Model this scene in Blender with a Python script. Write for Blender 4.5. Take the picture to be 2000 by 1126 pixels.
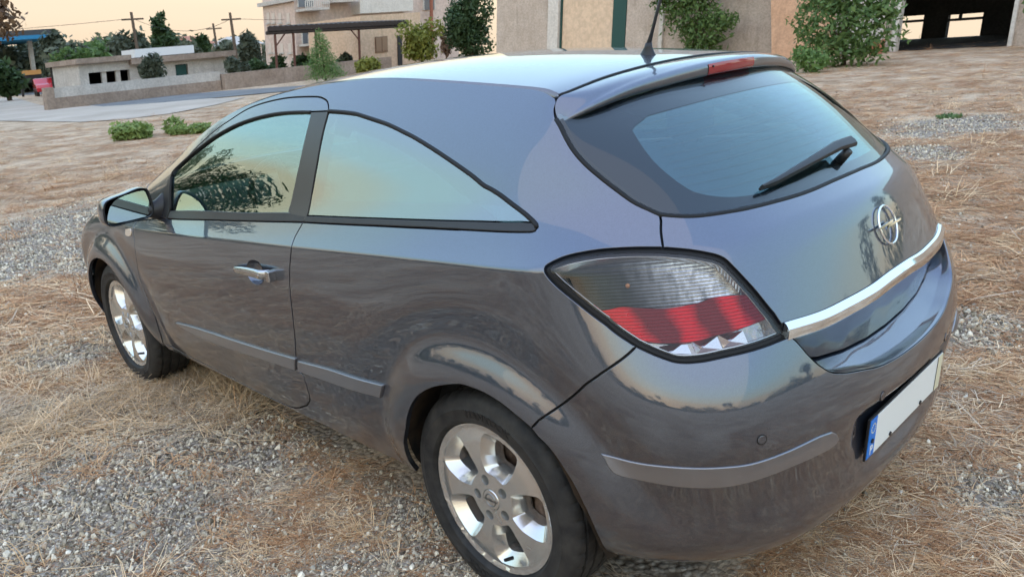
import bpy, bmesh, math, random
import numpy as np
from mathutils import Vector, Matrix
from mathutils.kdtree import KDTree
from mathutils.geometry import delaunay_2d_cdt

for o in list(bpy.data.objects):
    bpy.data.objects.remove(o, do_unlink=True)
scene = bpy.context.scene
COL = scene.collection
random.seed(7)
RNG = np.random.default_rng(11)
R = math.radians

# ---------------------------------------------------------------- camera
CAM_LOC = (-1.4441, 2.0759, 1.5116)
CAM_YAW, CAM_PITCH, CAM_ROLL = -.7682, -.3076, -.0906
CAM_F = 1554.05 / 2000
def cam_axes():
    y, p, r = CAM_YAW, CAM_PITCH, CAM_ROLL
    f = Vector((math.cos(p)*math.cos(y), math.cos(p)*math.sin(y), math.sin(p)))
    rt = Vector((math.sin(y), -math.cos(y), 0)); up = rt.cross(f)
    return rt*math.cos(r)+up*math.sin(r), up*math.cos(r)-rt*math.sin(r), f
_r, _u, _f = cam_axes()
cd = bpy.data.cameras.new('camera'); cam = bpy.data.objects.new('camera', cd); COL.objects.link(cam)
cam.matrix_world = Matrix(((_r.x, _u.x, -_f.x, CAM_LOC[0]), (_r.y, _u.y, -_f.y, CAM_LOC[1]), (_r.z, _u.z, -_f.z, CAM_LOC[2]), (0, 0, 0, 1)))
cd.sensor_width = 36; cd.lens = CAM_F*36; cd.clip_start = .05; cd.clip_end = 3000
cd.dof.use_dof = True; cd.dof.focus_distance = 2.6; cd.dof.aperture_fstop = 9.0
scene.camera = cam

# ---------------------------------------------------------------- sky, sun, exposure
SUN_AZ, SUN_EL = 118., 9.          # degrees, azimuth from +x towards +y
world = bpy.data.worlds.new('World'); scene.world = world; world.use_nodes = True
wn, wl = world.node_tree.nodes, world.node_tree.links
wn.clear()
out = wn.new('ShaderNodeOutputWorld'); bg = wn.new('ShaderNodeBackground')
sky = wn.new('ShaderNodeTexSky'); sky.sky_type = 'NISHITA'; sky.sun_disc = False
sky.sun_elevation = R(SUN_EL); sky.sun_rotation = R(90-SUN_AZ); sky.air_density = 1.0; sky.dust_density = 1.2; sky.ozone_density = 2.0
# the yard slopes: true vertical leans a little in the car's frame
UPV = Vector((-.058, -.0905, 1)).normalized()
# the dusk sky's even band of warm light above the horizon, the same all round
geo = wn.new('ShaderNodeTexCoord'); dotn = wn.new('ShaderNodeVectorMath'); dotn.operation = 'DOT_PRODUCT'; dotn.inputs[1].default_value = UPV; ramp = wn.new('ShaderNodeValToRGB')
wl.new(geo.outputs['Generated'], dotn.inputs[0]); wl.new(dotn.outputs['Value'], ramp.inputs[0])
cr = ramp.color_ramp; cr.interpolation = 'EASE'
stops = [(0., (.50, .39, .285)), (.04, (.53, .425, .315)), (.10, (.68, .58, .40)), (.17, (.62, .74, .66)), (.27, (.53, .78, .86)), (.45, (.50, .72, .98)), (1., (.47, .65, 1.))]
while len(cr.elements) < len(stops): cr.elements.new(.5)
for e, (p_, c_) in zip(cr.elements, stops): e.position = p_; e.color = (*c_, 1)
mul = wn.new('ShaderNodeMix'); mul.data_type = 'RGBA'; mul.blend_type = 'MIX'; mul.inputs[0].default_value = .93
sca = wn.new('ShaderNodeVectorMath'); sca.operation = 'SCALE'; sca.inputs['Scale'].default_value = 10.8
wl.new(ramp.outputs[0], sca.inputs[0])
wl.new(sky.outputs[0], mul.inputs[6]); wl.new(sca.outputs[0], mul.inputs[7])
wl.new(mul.outputs[2], bg.inputs[0]); bg.inputs[1].default_value = .1
wl.new(bg.outputs[0], out.inputs[0])

sd = bpy.data.lights.new('sun', 'SUN'); sun = bpy.data.objects.new('sun', sd); COL.objects.link(sun)
sd.energy = .5; sd.angle = R(110); sd.color = (1., .66, .36)
sv_ = Vector((math.cos(R(SUN_AZ))*math.cos(R(32)), math.sin(R(SUN_AZ))*math.cos(R(32)), math.sin(R(32))))
sun.rotation_euler = (-sv_).to_track_quat('-Z', 'Y').to_euler()
vs = scene.view_settings
vs.view_transform = 'Standard'; vs.look = 'None'; vs.gamma = 1; vs.use_curve_mapping = False; vs.exposure = .94
scene.cycles.max_bounces = 6; scene.cycles.diffuse_bounces = 2; scene.cycles.glossy_bounces = 4; scene.cycles.transparent_max_bounces = 12
scene.cycles.use_adaptive_sampling = True; scene.cycles.adaptive_threshold = .03
scene.cycles.use_denoising = True
scene.cycles.sample_clamp_indirect = 6
scene.cycles.caustics_reflective = False; scene.cycles.caustics_refractive = False

# ---------------------------------------------------------------- helpers
def at(u, v, ax, val):
    """point of the place seen at photo pixel (u, v) on the plane ax = val (used to set out far things at their own distance)"""
    d = _f+_r*((u-1000)/1554.05)+_u*((563-v)/1554.05)
    i = 'xyz'.index(ax); t = (val-CAM_LOC[i])/d[i]
    return Vector(CAM_LOC)+d*t
def tag(o, label=None, cat=None, group=None, kind=None):
    if label: o['label'] = label
    if cat: o['category'] = cat
    if group: o['group'] = group
    if kind: o['kind'] = kind
    return o
def empty(name, loc=(0, 0, 0), rz=0):
    o = bpy.data.objects.new(name, None); COL.objects.link(o); o.location = loc; o.rotation_euler = (0, 0, rz)
    o.empty_display_size = .1
    return o
def link(name, me, mat=None, parent=None):
    o = bpy.data.objects.new(name, me); COL.objects.link(o)
    if mat is not None:
        for m in (mat if isinstance(mat, (list, tuple)) else [mat]): me.materials.append(m)
    if parent is not None: o.parent = parent
    return o
def mesh(name, V, F, mat=None, parent=None, smooth=True, normals=None, mi=None):
    me = bpy.data.meshes.new(name)
    me.from_pydata([tuple(map(float, v)) for v in V], [], [tuple(map(int, f)) for f in F]); me.update()
    if smooth: me.polygons.foreach_set('use_smooth', [True]*len(me.polygons))
    if mi is not None: me.polygons.foreach_set('material_index', mi)
    if normals is not None:
        me.normals_split_custom_set_from_vertices([tuple(map(float, n)) for n in normals])
    return link(name, me, mat, parent)
class MB:
    """collects simple solids into one mesh"""
    def __init__(s): s.V = []; s.F = []
    def add(s, V, F):
        n = len(s.V); s.V += [tuple(map(float, v)) for v in V]; s.F += [tuple(i+n for i in f) for f in F]; return s
    def box(s, c, d, rz=0, M=None):
        x, y, z = [a/2 for a in d]; P = []
        ca, sa = math.cos(rz), math.sin(rz)
        for a, b, e in ((-x, -y, -z), (x, -y, -z), (x, y, -z), (-x, y, -z), (-x, -y, z), (x, -y, z), (x, y, z), (-x, y, z)):
            q = Vector((a*ca-b*sa, a*sa+b*ca, e))
            if M is not None: q = M @ Vector((a, b, e))
            P.append((c[0]+q.x, c[1]+q.y, c[2]+q.z))
        return s.add(P, [(0, 3, 2, 1), (4, 5, 6, 7), (0, 1, 5, 4), (1, 2, 6, 5), (2, 3, 7, 6), (3, 0, 4, 7)])
    def span(s, x0, x1, y0, y1, z0, z1):
        return s.box(((x0+x1)/2, (y0+y1)/2, (z0+z1)/2), (abs(x1-x0), abs(y1-y0), abs(z1-z0)))
    def tube(s, pts, r, n=8, cap=True):
        pts = [Vector(p) for p in pts]; rr = r if isinstance(r, (list, tuple)) else [r]*len(pts)
        V = []; F = []; up = Vector((0, 0, 1)); prev = None
        for i, p in enumerate(pts):
            t = (pts[min(i+1, len(pts)-1)]-pts[max(i-1, 0)]).normalized()
            a = (prev if prev is not None else (up if abs(t.z) < .9 else Vector((1, 0, 0))))
            a = (a-t*a.dot(t)).normalized(); b = t.cross(a); prev = a
            for k in range(n):
                w = 2*math.pi*k/n; V.append(p+(a*math.cos(w)+b*math.sin(w))*rr[i])
        for i in range(len(pts)-1):
            for k in range(n): F.append((i*n+k, i*n+(k+1) % n, (i+1)*n+(k+1) % n, (i+1)*n+k))
        if cap: F.append(tuple(range(n-1, -1, -1))); F.append(tuple((len(pts)-1)*n+k for k in range(n)))
        return s.add(V, F)
    def loft(s, rows, closed=False):
        n = len(rows[0]); V = [p for r_ in rows for p in r_]; F = []
        for i in range(len(rows)-1):
            for k in range(n-(0 if closed else 1)):
                F.append((i*n+k, i*n+(k+1) % n, (i+1)*n+(k+1) % n, (i+1)*n+k))
        return s.add(V, F)
    def build(s, name, mat=None, parent=None, smooth=False, bevel=0, mirror=False, auto=None):
        V, F = s.V, s.F
        if mirror: V = [(x, -y, z) for x, y, z in V]; F = [tuple(reversed(f)) for f in F]
        o = mesh(name, V, F, mat, parent, smooth)
        if auto is not None:
            o.data.polygons.foreach_set('use_smooth', [True]*len(o.data.polygons))
            o.data.set_sharp_from_angle(angle=R(auto))
        if bevel:
            m = o.modifiers.new('bevel', 'BEVEL'); m.width = bevel; m.segments = 2; m.limit_method = 'ANGLE'; m.angle_limit = R(35)
        return o
def copy_tree(o, parent=None, mirror=False):
    c = o.copy(); COL.objects.link(c); c.parent = parent
    for ch in list(o.children): copy_tree(ch, c)
    return c
# ---- materials
def material(name, base=(.5, .5, .5), rough=.5, metal=0., spec=.5, coat=0., coat_rough=.03, emit=None, estr=0, alpha=1., ior=1.45, trans=0.):
    m = bpy.data.materials.new(name); m.use_nodes = True
    b = m.node_tree.nodes['Principled BSDF']
    b.inputs['Base Color'].default_value = (*base[:3], 1); b.inputs['Roughness'].default_value = rough; b.inputs['Metallic'].default_value = metal
    b.inputs['Specular IOR Level'].default_value = spec; b.inputs['Coat Weight'].default_value = coat; b.inputs['Coat Roughness'].default_value = coat_rough
    b.inputs['IOR'].default_value = ior; b.inputs['Transmission Weight'].default_value = trans
    if emit: b.inputs['Emission Color'].default_value = (*emit[:3], 1); b.inputs['Emission Strength'].default_value = estr
    return m
class NT:
    def __init__(s, m): s.m = m; s.n = m.node_tree.nodes; s.l = m.node_tree.links; s.b = s.n.get('Principled BSDF')
    def new(s, t, **k):
        n = s.n.new(t)
        for a, v in k.items():
            if isinstance(v, (int, float, str, bool)) and hasattr(n, a): setattr(n, a, v)
        return n
    def coords(s, kind='Object'):
        return s.new('ShaderNodeTexCoord').outputs[kind]
    def noise(s, scale, detail=4, rough=.55, vec=None, dist=0.):
        n = s.new('ShaderNodeTexNoise'); n.inputs['Scale'].default_value = scale; n.inputs['Detail'].default_value = detail; n.inputs['Roughness'].default_value = rough; n.inputs['Distortion'].default_value = dist
        if vec is not None: s.l.new(vec, n.inputs['Vector'])
        return n.outputs[0]
    def voro(s, scale, vec=None, feature='F1', out='Distance', rnd=1.):
        n = s.new('ShaderNodeTexVoronoi'); n.feature = feature; n.inputs['Scale'].default_value = scale; n.inputs['Randomness'].default_value = rnd
        if vec is not None: s.l.new(vec, n.inputs['Vector'])
        return n.outputs[out]
    def ramp(s, fac, stops, interp='LINEAR'):
        n = s.new('ShaderNodeValToRGB'); e = n.color_ramp; e.interpolation = interp
        while len(e.elements) < len(stops): e.elements.new(.5)
        for q, (p, c) in zip(e.elements, stops):
            q.position = p; q.color = (*c[:3], 1) if hasattr(c, '__len__') else (c, c, c, 1)
        s.l.new(fac, n.inputs[0]); return n.outputs[0]
    def mix(s, fac, a, b, blend='MIX'):
        n = s.new('ShaderNodeMix'); n.data_type = 'RGBA'; n.blend_type = blend
        for i, v in ((0, fac), (6, a), (7, b)):
            if hasattr(v, 'is_linked') or hasattr(v, 'links'): s.l.new(v, n.inputs[i])
            elif i == 0: n.inputs[0].default_value = v
            else: n.inputs[i].default_value = (*v[:3], 1) if hasattr(v, '__len__') else (v, v, v, 1)
        return n.outputs[2]
    def math(s, op, a, b=None, clamp=False):
        n = s.new('ShaderNodeMath'); n.operation = op; n.use_clamp = clamp
        for i, v in ((0, a), (1, b)):
            if v is None: continue
            if hasattr(v, 'links'): s.l.new(v, n.inputs[i])
            else: n.inputs[i].default_value = v
        return n.outputs[0]
    def sepz(s, vec, ax='Z'):
        n = s.new('ShaderNodeSeparateXYZ'); s.l.new(vec, n.inputs[0]); return n.outputs[ax]
    def scale(s, vec, sc):
        n = s.new('ShaderNodeMapping'); n.inputs['Scale'].default_value = sc; s.l.new(vec, n.inputs[0]); return n.outputs[0]
    def bump(s, h, strength=.3, dist=.01):
        n = s.new('ShaderNodeBump'); n.inputs['Strength'].default_value = strength; n.inputs['Distance'].default_value = dist
        s.l.new(h, n.inputs['Height']); s.l.new(n.outputs[0], s.b.inputs['Normal']); return n
    def set(s, name, sock):
        s.l.new(sock, s.b.inputs[name])
def tinted_glass(name, tint, refl_ior=1.6, gloss=(1, 1, 1), extra=.0):
    """thin automotive glass: tinted see-through plus Fresnel mirror"""
    m = bpy.data.materials.new(name); m.use_nodes = True; t = NT(m); t.n.clear()
    o = t.new('ShaderNodeOutputMaterial'); mx = t.new('ShaderNodeMixShader'); tr = t.new('ShaderNodeBsdfTransparent'); g = t.new('ShaderNodeBsdfGlossy')
    lw = t.new('ShaderNodeLayerWeight'); lw.inputs[0].default_value = .5; f0 = ((refl_ior-1)/(refl_ior+1))**2
    fs = t.math('ADD', t.math('MULTIPLY', t.math('POWER', lw.outputs['Facing'], 5.), 1-f0), f0)
    tr.inputs[0].default_value = (*tint, 1); g.inputs[0].default_value = (*gloss, 1); g.inputs['Roughness'].default_value = .0
    f = t.math('ADD', fs, extra, clamp=True)
    t.l.new(f, mx.inputs[0]); t.l.new(tr.outputs[0], mx.inputs[1]); t.l.new(g.outputs[0], mx.inputs[2]); t.l.new(mx.outputs[0], o.inputs[0])
    return m

# ---------------------------------------------------------------- ground
def fbm(x, y, sc, seed=0, oct=4):
    r = np.random.default_rng(seed); o = np.zeros_like(x); a = 1.
    for k in range(oct):
        for _ in range(4):
            th = r.uniform(0, 2*np.pi); ph = r.uniform(0, 2*np.pi); f = sc*2**k*r.uniform(.7, 1.3)
            o += a*np.sin((x*np.cos(th)+y*np.sin(th))*f+ph)/4
        a *= .55
    return o
GRAVEL = []                                             # bare gravel patches: centre, radius
for u, v, r in ((520, 960, .95), (760, 985, .65), (300, 1000, .7), (120, 1060, .8), (640, 860, .5), (860, 1100, .7), (60, 1126, .8), (420, 1100, .7), (700, 1110, .7), (150, 430, 1.3), (40, 500, 1.1), (230, 500, .6), (90, 690, .5), (250, 640, .35), (1850, 245, 1.0), (1790, 300, .5), (1900, 640, .3), (40, 860, .5), (380, 850, .3), (1960, 960, .22)):
    q = at(u, v, 'z', 0); GRAVEL.append((q.x, q.y, r))
def gravel_w(x, y):
    w = np.full_like(x, -.25)
    for cx, cy, r in GRAVEL: w = np.maximum(w, 1-((x-cx)**2+(y-cy)**2)/(r*r)*.8)
    return np.clip(w+.55*fbm(x, y, 2.2, 3), 0, 1)
def straw_w(x, y):
    return np.clip(.72+.5*fbm(x, y, 1.5, 5)-1.05*gravel_w(x, y), .07, 1)
def far_bend(x, y):
    """beyond the sloping yard the land levels out"""
    r = np.hypot(x, y)+1e-6; s = (UPV.x*x+UPV.y*y)/r/UPV.z
    r0 = np.interp(np.degrees(np.arctan2(y, x)), [-180, -60, -45, -40, -2, 8, 180], [33, 33, 36, 110, 110, 24, 33])
    return -s*np.clip(r-r0, 0, None)
def ground_height(x, y):
    d = np.hypot(x-.5, y)
    return (.012*fbm(x, y, 3.1, 8)+.008*fbm(x, y, 9., 9, 2))*np.clip((d-1.0)/1.5, .25, 1)*np.clip((60-d)/30, 0, 1)-.004+far_bend(x, y)
def ground_material():
    m = material('dry_ground', (.3, .25, .2), .95, 0, .2); t = NT(m); co = t.coords()
    at_ = t.new('ShaderNodeAttribute'); at_.attribute_name = 'gravel'; gw = at_.outputs['Fac']
    n1 = t.noise(1.1, 6, .62, co); n2 = t.noise(14, 6, .7, co); n3 = t.noise(75, 4, .7, t.scale(co, (1, .45, 1)))
    straw = t.mix(t.ramp(n2, [(.3, 0.), (.7, 1.)]), (.23, .138, .08), (.62, .435, .275))
    straw = t.mix(t.ramp(n1, [(.38, 0.), (.62, 1.)]), straw, (.70, .53, .37))
    straw = t.mix(t.ramp(n3, [(.45, .0), (.6, .6)]), straw, (.14, .088, .055))
    cell = t.voro(48, co, 'F1', 'Color'); cd_ = t.voro(48, co, 'F1', 'Distance')
    stone = t.mix(t.sepz(cell, 'X'), (.24, .205, .17), (.52, .46, .39)); stone = t.mix(t.ramp(cd_, [(.35, 0.), (.75, 1.)]), stone, (.09, .07, .055))
    t.set('Base Color', t.mix(t.ramp(gw, [(.2, 0.), (.6, .85)]), straw, stone))
    h = t.math('ADD', t.math('MULTIPLY', n3, .6), t.math('MULTIPLY', cd_, -.8)); t.bump(h, .8, .012); return m
GROUND = ground_material()
def axis(c, near, fine, far):
    a = np.arange(-near, near+1e-6, fine); b = [near]
    while b[-1] < far: b.append(b[-1]*1.13+.05)
    b = np.array(b[1:]); return np.concatenate([-b[::-1], a, b])+c
gx, gy = axis(1.5, 9, .11, 900), axis(-1.5, 9, .11, 900)
GX, GY = np.meshgrid(gx, gy, indexing='ij'); GZ = ground_height(GX, GY)
nx_, ny_ = GX.shape
gF = [(i*ny_+j, (i+1)*ny_+j, (i+1)*ny_+j+1, i*ny_+j+1) for i in range(nx_-1) for j in range(ny_-1)]
gme = bpy.data.meshes.new('ground'); gme.from_pydata(np.stack([GX.ravel(), GY.ravel(), GZ.ravel()], 1).tolist(), [], gF); gme.polygons.foreach_set('use_smooth', [True]*len(gF))
ga = gme.attributes.new('gravel', 'FLOAT', 'POINT'); ga.data.foreach_set('value', gravel_w(GX, GY).ravel().astype(np.float32))
ground = link('ground', gme, GROUND); tag(ground, kind='structure')

# ---- loose stones and straw: scattered copies of a few small shapes
def variant(name, V, F, mat, smooth=False):
    me = bpy.data.meshes.new(name); me.from_pydata([tuple(map(float, v)) for v in V], [], [tuple(map(int, f)) for f in F]); me.materials.append(mat)
    if smooth: me.polygons.foreach_set('use_smooth', [True]*len(F))
    return bpy.data.objects.new(name, me)
def scatter(name, variants, pts, rot, scl, idx, label=None):
    me = bpy.data.meshes.new(name); me.from_pydata(pts.tolist(), [], [])
    a = me.attributes.new('rot', 'FLOAT_VECTOR', 'POINT'); a.data.foreach_set('vector', rot.astype(np.float32).ravel())
    a = me.attributes.new('scl', 'FLOAT', 'POINT'); a.data.foreach_set('value', scl.astype(np.float32))
    a = me.attributes.new('idx', 'INT', 'POINT'); a.data.foreach_set('value', idx.astype(np.int32))
    o = link(name, me); tag(o, label, None, None, 'stuff')
    g = bpy.data.node_groups.new(name, 'GeometryNodeTree'); g.interface.new_socket('Geometry', in_out='INPUT', socket_type='NodeSocketGeometry'); g.interface.new_socket('Geometry', in_out='OUTPUT', socket_type='NodeSocketGeometry')
    n, l = g.nodes, g.links
    gi, go = n.new('NodeGroupInput'), n.new('NodeGroupOutput'); ip = n.new('GeometryNodeInstanceOnPoints'); jn = n.new('GeometryNodeJoinGeometry')
    for v in variants[::-1]:
        oi = n.new('GeometryNodeObjectInfo'); oi.inputs['Object'].default_value = v; oi.inputs['As Instance'].default_value = True; l.new(oi.outputs['Geometry'], jn.inputs[0])
    def na(nm, ty):
        q = n.new('GeometryNodeInputNamedAttribute'); q.data_type = ty; q.inputs[0].default_value = nm; return q.outputs[0]
    l.new(gi.outputs[0], ip.inputs['Points']); l.new(jn.outputs[0], ip.inputs['Instance']); ip.inputs['Pick Instance'].default_value = True
    e2r = n.new('FunctionNodeEulerToRotation'); l.new(na('rot', 'FLOAT_VECTOR'), e2r.inputs[0])
    l.new(na('idx', 'INT'), ip.inputs['Instance Index']); l.new(e2r.outputs[0], ip.inputs['Rotation']); l.new(na('scl', 'FLOAT'), ip.inputs['Scale'])
    l.new(ip.outputs[0], go.inputs[0])
    md = o.modifiers.new('scatter', 'NODES'); md.node_group = g
    return o
def stone_mat(name, c):
    m = material(name, c, .85, 0, .3); t = NT(m); oi = t.new('ShaderNodeObjectInfo'); co = t.coords()
    v = t.ramp(oi.outputs['Random'], [(0., .22), (.4, .68), (1., 1.05)]); n = t.ramp(t.noise(2.2, 4, .6, co), [(.3, .7), (.7, 1.15)])
    t.set('Base Color', t.mix(1., t.mix(1., c, v, 'MULTIPLY'), n, 'MULTIPLY')); return m
def stone(seed):
    r = np.random.default_rng(seed); b = bmesh.new(); bmesh.ops.create_icosphere(b, subdivisions=1, radius=1)
    sc = np.array([1, r.uniform(.6, .9), r.uniform(.4, .7)])
    for _ in range(5):                                   # broken faces
        d = r.normal(size=3); d /= np.linalg.norm(d); h = r.uniform(.45, .8)
        for v in b.verts:
            p = np.array(v.co); k = p @ d
            if k > h: v.co = p-d*(k-h)
    V = [tuple(np.array(v.co)*sc*(1+r.uniform(-.08, .08))) for v in b.verts]; F = [tuple(v.index for v in f.verts) for f in b.faces]; b.free(); return V, F
SM = [stone_mat('limestone_chip', (.90, .78, .60)), stone_mat('grey_chip', (.62, .52, .385)), stone_mat('pale_chip', (.97, .87, .70)), stone_mat('brown_chip', (.58, .43, .30))]
stones = [variant('chip', *stone(20+k), SM[[0, 1, 0, 2, 3, 1, 2][k]]) for k in range(7)]
def sample(n, fn, rng, rmax, rmin=0.):
    """points on the ground ahead of the camera, denser close by, kept with probability fn"""
    az = np.where(rng.uniform(size=n*2) < .86, rng.uniform(R(-92), R(6), n*2), rng.uniform(R(-135), R(50), n*2)); d = np.exp(rng.uniform(np.log(rmin), np.log(rmax), n*2))
    x, y = CAM_LOC[0]+d*np.cos(az), CAM_LOC[1]+d*np.sin(az)
    k = rng.uniform(size=n*2) < fn(x, y)
    under = (np.abs(y) < .62) & (x > -.5) & (x < 2.3)    # deep under the car nothing shows
    k &= ~under; return x[k][:n], y[k][:n], d[k][:n]
gr = np.random.default_rng(3)
x, y, d = sample(175000, lambda x, y: np.clip(gravel_w(x, y)*1.2+.07, 0, 1), gr, 16., 1.15)
n = len(x); sz = np.exp(gr.normal(np.log(.0056), .45, n))*np.clip(d/2.6, .9, 2.2)*.95; sz = np.clip(sz, .0028, .021)
rot = gr.uniform(0, 6.28, (n, 3)); rot[:, :2] *= .35
scatter('gravel', stones, np.stack([x, y, ground_height(x, y)+sz*.25], 1), rot, sz, gr.choice(7, n, p=[.24, .24, .2, .05, .11, .13, .03]), 'grey and white crushed stone chips scattered over the dry ground')
# straw
def straw_mat(name, c, c2):
    m = material(name, c, .8, 0, .25); t = NT(m); oi = t.new('ShaderNodeObjectInfo'); t.set('Base Color', t.mix(oi.outputs['Random'], c, c2)); return m
STM = [straw_mat('dry_straw', (.64, .40, .20), (.98, .73, .46)), straw_mat('brown_needles', (.28, .125, .055), (.68, .385, .195)), straw_mat('grey_straw', (.30, .215, .145), (.74, .58, .42))]
def tuft(seed, nb, ln, lift, w):
    r = np.random.default_rng(seed); V = []; F = []
    for _ in range(nb):
        a = r.normal(0, .5)+math.pi*r.integers(0, 2); px, py = r.normal(0, .035, 2); L = ln*r.uniform(.45, 1.25); el = abs(r.normal(0, lift)); cv = r.normal(0, .16); z0 = r.uniform(0, .008)
        b = len(V); ns = 3
        for k in range(ns+1):
            t = k/ns; aa = a+cv*t; q = np.array([px+L*t*math.cos(aa)*math.cos(el), py+L*t*math.sin(aa)*math.cos(el), z0+L*t*math.sin(el)-L*t*t*math.sin(el)*.55])
            s = np.array([-math.sin(aa), math.cos(aa), r.uniform(-.4, .4)])*w*(1-.6*t); V += [q-s, q+s]
        F += [(b+2*k, b+2*k+1, b+2*k+3, b+2*k+2) for k in range(ns)]
    return V, F
tufts = [variant('tuft', *tuft(40+k, 17, .085, .08, .0015), STM[[0, 1, 1, 2, 0][k]]) for k in range(5)]+[variant('tuft', *tuft(60+k, 22, .16, .55, .0015), STM[k % 3 if k < 2 else 0]) for k in range(2)]+[variant('stem', *tuft(64+k, 3, .17, .05, .0018), STM[[0, 2][k]]) for k in range(2)]
x, y, d = sample(62000, lambda x, y: straw_w(x, y)*np.clip(1.3-.0*x, 0, 1), gr, 30., 1.1)
n = len(x); sc = np.clip(d/2.8, .75, 2.0)*gr.uniform(.5, 1.15, n)
rot = np.zeros((n, 3)); rot[:, 2] = gr.uniform(0, 6.28, n); rot[:, :2] = gr.normal(0, .06, (n, 2))
rot[:, 2] = np.where(gr.uniform(size=n) < .55, R(46)+gr.normal(0, .5, n)+.6*fbm(x, y, 1.1, 31), rot[:, 2]); right = np.clip((-(y)+x*.4-.2)/2.5, 0, 1)
iy = np.where(gr.uniform(size=n) < .56+.22*right, gr.choice([1, 2], n), gr.choice([0, 3, 4, 0, 3], n)); lift = gr.uniform(size=n) < .012; iy = np.where(lift, gr.choice([5, 6], n), iy); iy = np.where(gr.uniform(size=n) < .06, gr.choice([7, 8], n), iy)
scatter('straw', tufts, np.stack([x, y, ground_height(x, y)+.001], 1), rot, sc, iy, 'dry straw and brown needles lying over the ground')
# standing dry grass tufts by the front wheel and to the left
cl = []
for u, v, r, k in ((390, 740, .28, 110), (330, 752, .14, 45), (120, 830, .34, 70), (60, 800, .3, 40), (470, 790, .2, 25), (1250, 1105, .25, 25), (20, 700, .3, 30)):
    q = at(u, v, 'z', 0)
    for _ in range(k): cl.append((q.x+gr.normal(0, r), q.y+gr.normal(0, r*.8)))
cl = np.array(cl); cl = cl[~((np.abs(cl[:, 1]) < .55) & (cl[:, 0] > -.6) & (cl[:, 0] < 3.2))]; n = len(cl)
dry = [variant('dry_grass_blades', *tuft(80+k, 30, .24, .42, .0015), STM[0 if k else 2]) for k in range(3)]
rot = np.zeros((n, 3)); rot[:, 2] = gr.uniform(0, 6.28, n)
scatter('dry_grass', dry, np.stack([cl[:, 0], cl[:, 1], ground_height(cl[:, 0], cl[:, 1])], 1), rot, gr.uniform(.5, 1.15, n), gr.integers(0, 3, n), 'pale dry grass standing beside the front wheel and sill')

# ---------------------------------------------------------------- plants
def leaf_mat(name, c, c2, tr=.35):
    m = bpy.data.materials.new(name); m.use_nodes = True; t = NT(m); b = t.b
    geo_ = t.new('ShaderNodeNewGeometry'); f = t.ramp(t.math('MULTIPLY', geo_.outputs['Random Per Island'], 1.), [(0., 0.), (1., 1.)])
    col = t.mix(f, c, c2); t.set('Base Color', col); b.inputs['Roughness'].default_value = .55; b.inputs['Specular IOR Level'].default_value = .35
    tl = t.new('ShaderNodeBsdfTranslucent'); t.l.new(col, tl.inputs[0]); mx = t.new('ShaderNodeMixShader'); mx.inputs[0].default_value = tr
    o = t.n['Material Output']; t.l.new(b.outputs[0], mx.inputs[1]); t.l.new(tl.outputs[0], mx.inputs[2]); t.l.new(mx.outputs[0], o.inputs[0]); return m
L_DARK = leaf_mat('leaf_dark', (.030, .058, .020), (.075, .125, .045)); L_HAZE = leaf_mat('leaf_hazed', (.085, .10, .062), (.16, .175, .11)); L_MID = leaf_mat('leaf_mid', (.065, .125, .034), (.18, .27, .085)); L_OLIVE = leaf_mat('leaf_olive', (.055, .070, .045), (.13, .15, .10))  # distant haze is painted in by paling the far leaf colours
L_YEL = leaf_mat('leaf_yellow_green', (.13, .15, .022), (.30, .30, .06)); L_BRIGHT = leaf_mat('leaf_bright', (.095, .18, .045), (.20, .31, .095)); L_WEED = leaf_mat('leaf_weed', (.15, .22, .05), (.32, .40, .13)); L_BROWN = leaf_mat('leaf_brown', (.12, .065, .035), (.22, .13, .07))
BARK = material('bark', (.12, .085, .06), .9); _t = NT(BARK); _t.bump(_t.noise(20, 5, .6, _t.coords()), .6, .03)
def leaves(rng, blobs, n, size, asp=.5, up=.3):
    """leaf-shaped faces spread through a set of ellipsoids (centre, radii)"""
    vol = np.array([np.prod(b[1])**.67 for b in blobs]); pick_ = rng.choice(len(blobs), n, p=vol/vol.sum())
    c = np.array([b[0] for b in blobs])[pick_]; r = np.array([b[1] for b in blobs])[pick_]
    d = rng.normal(size=(n, 3)); d /= np.linalg.norm(d, axis=1)[:, None]; rad = rng.uniform(.25, 1, n)**.45*(1+.12*rng.normal(size=n))*np.where(rng.uniform(size=n) < .07, 1.22, 1.)
    p = c+d*r*rad[:, None]
    nrm = d*.7+rng.normal(size=(n, 3))*.7+np.array([0, 0, up]); nrm /= np.linalg.norm(nrm, axis=1)[:, None]
    a = np.cross(nrm, rng.normal(size=(n, 3))); a /= np.linalg.norm(a, axis=1)[:, None]; b = np.cross(nrm, a)
    s = size*rng.uniform(.6, 1.4, n)[:, None]
    V = np.stack([p-a*s, p+b*s*asp, p+a*s+nrm*s*.15, p-b*s*asp], 1).reshape(-1, 3); F = np.arange(4*n).reshape(-1, 4)
    return V, F
def big_mesh(name, V, F, mat, parent=None):
    me = bpy.data.meshes.new(name); me.vertices.add(len(V)); me.vertices.foreach_set('co', V.astype(np.float32).ravel()); me.loops.add(F.size); me.polygons.add(len(F))
    me.loops.foreach_set('vertex_index', F.ravel().astype(np.int32)); me.polygons.foreach_set('loop_start', np.arange(0, F.size, F.shape[1], dtype=np.int32)); me.update(calc_edges=True)
    return link(name, me, mat, parent)
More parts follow.
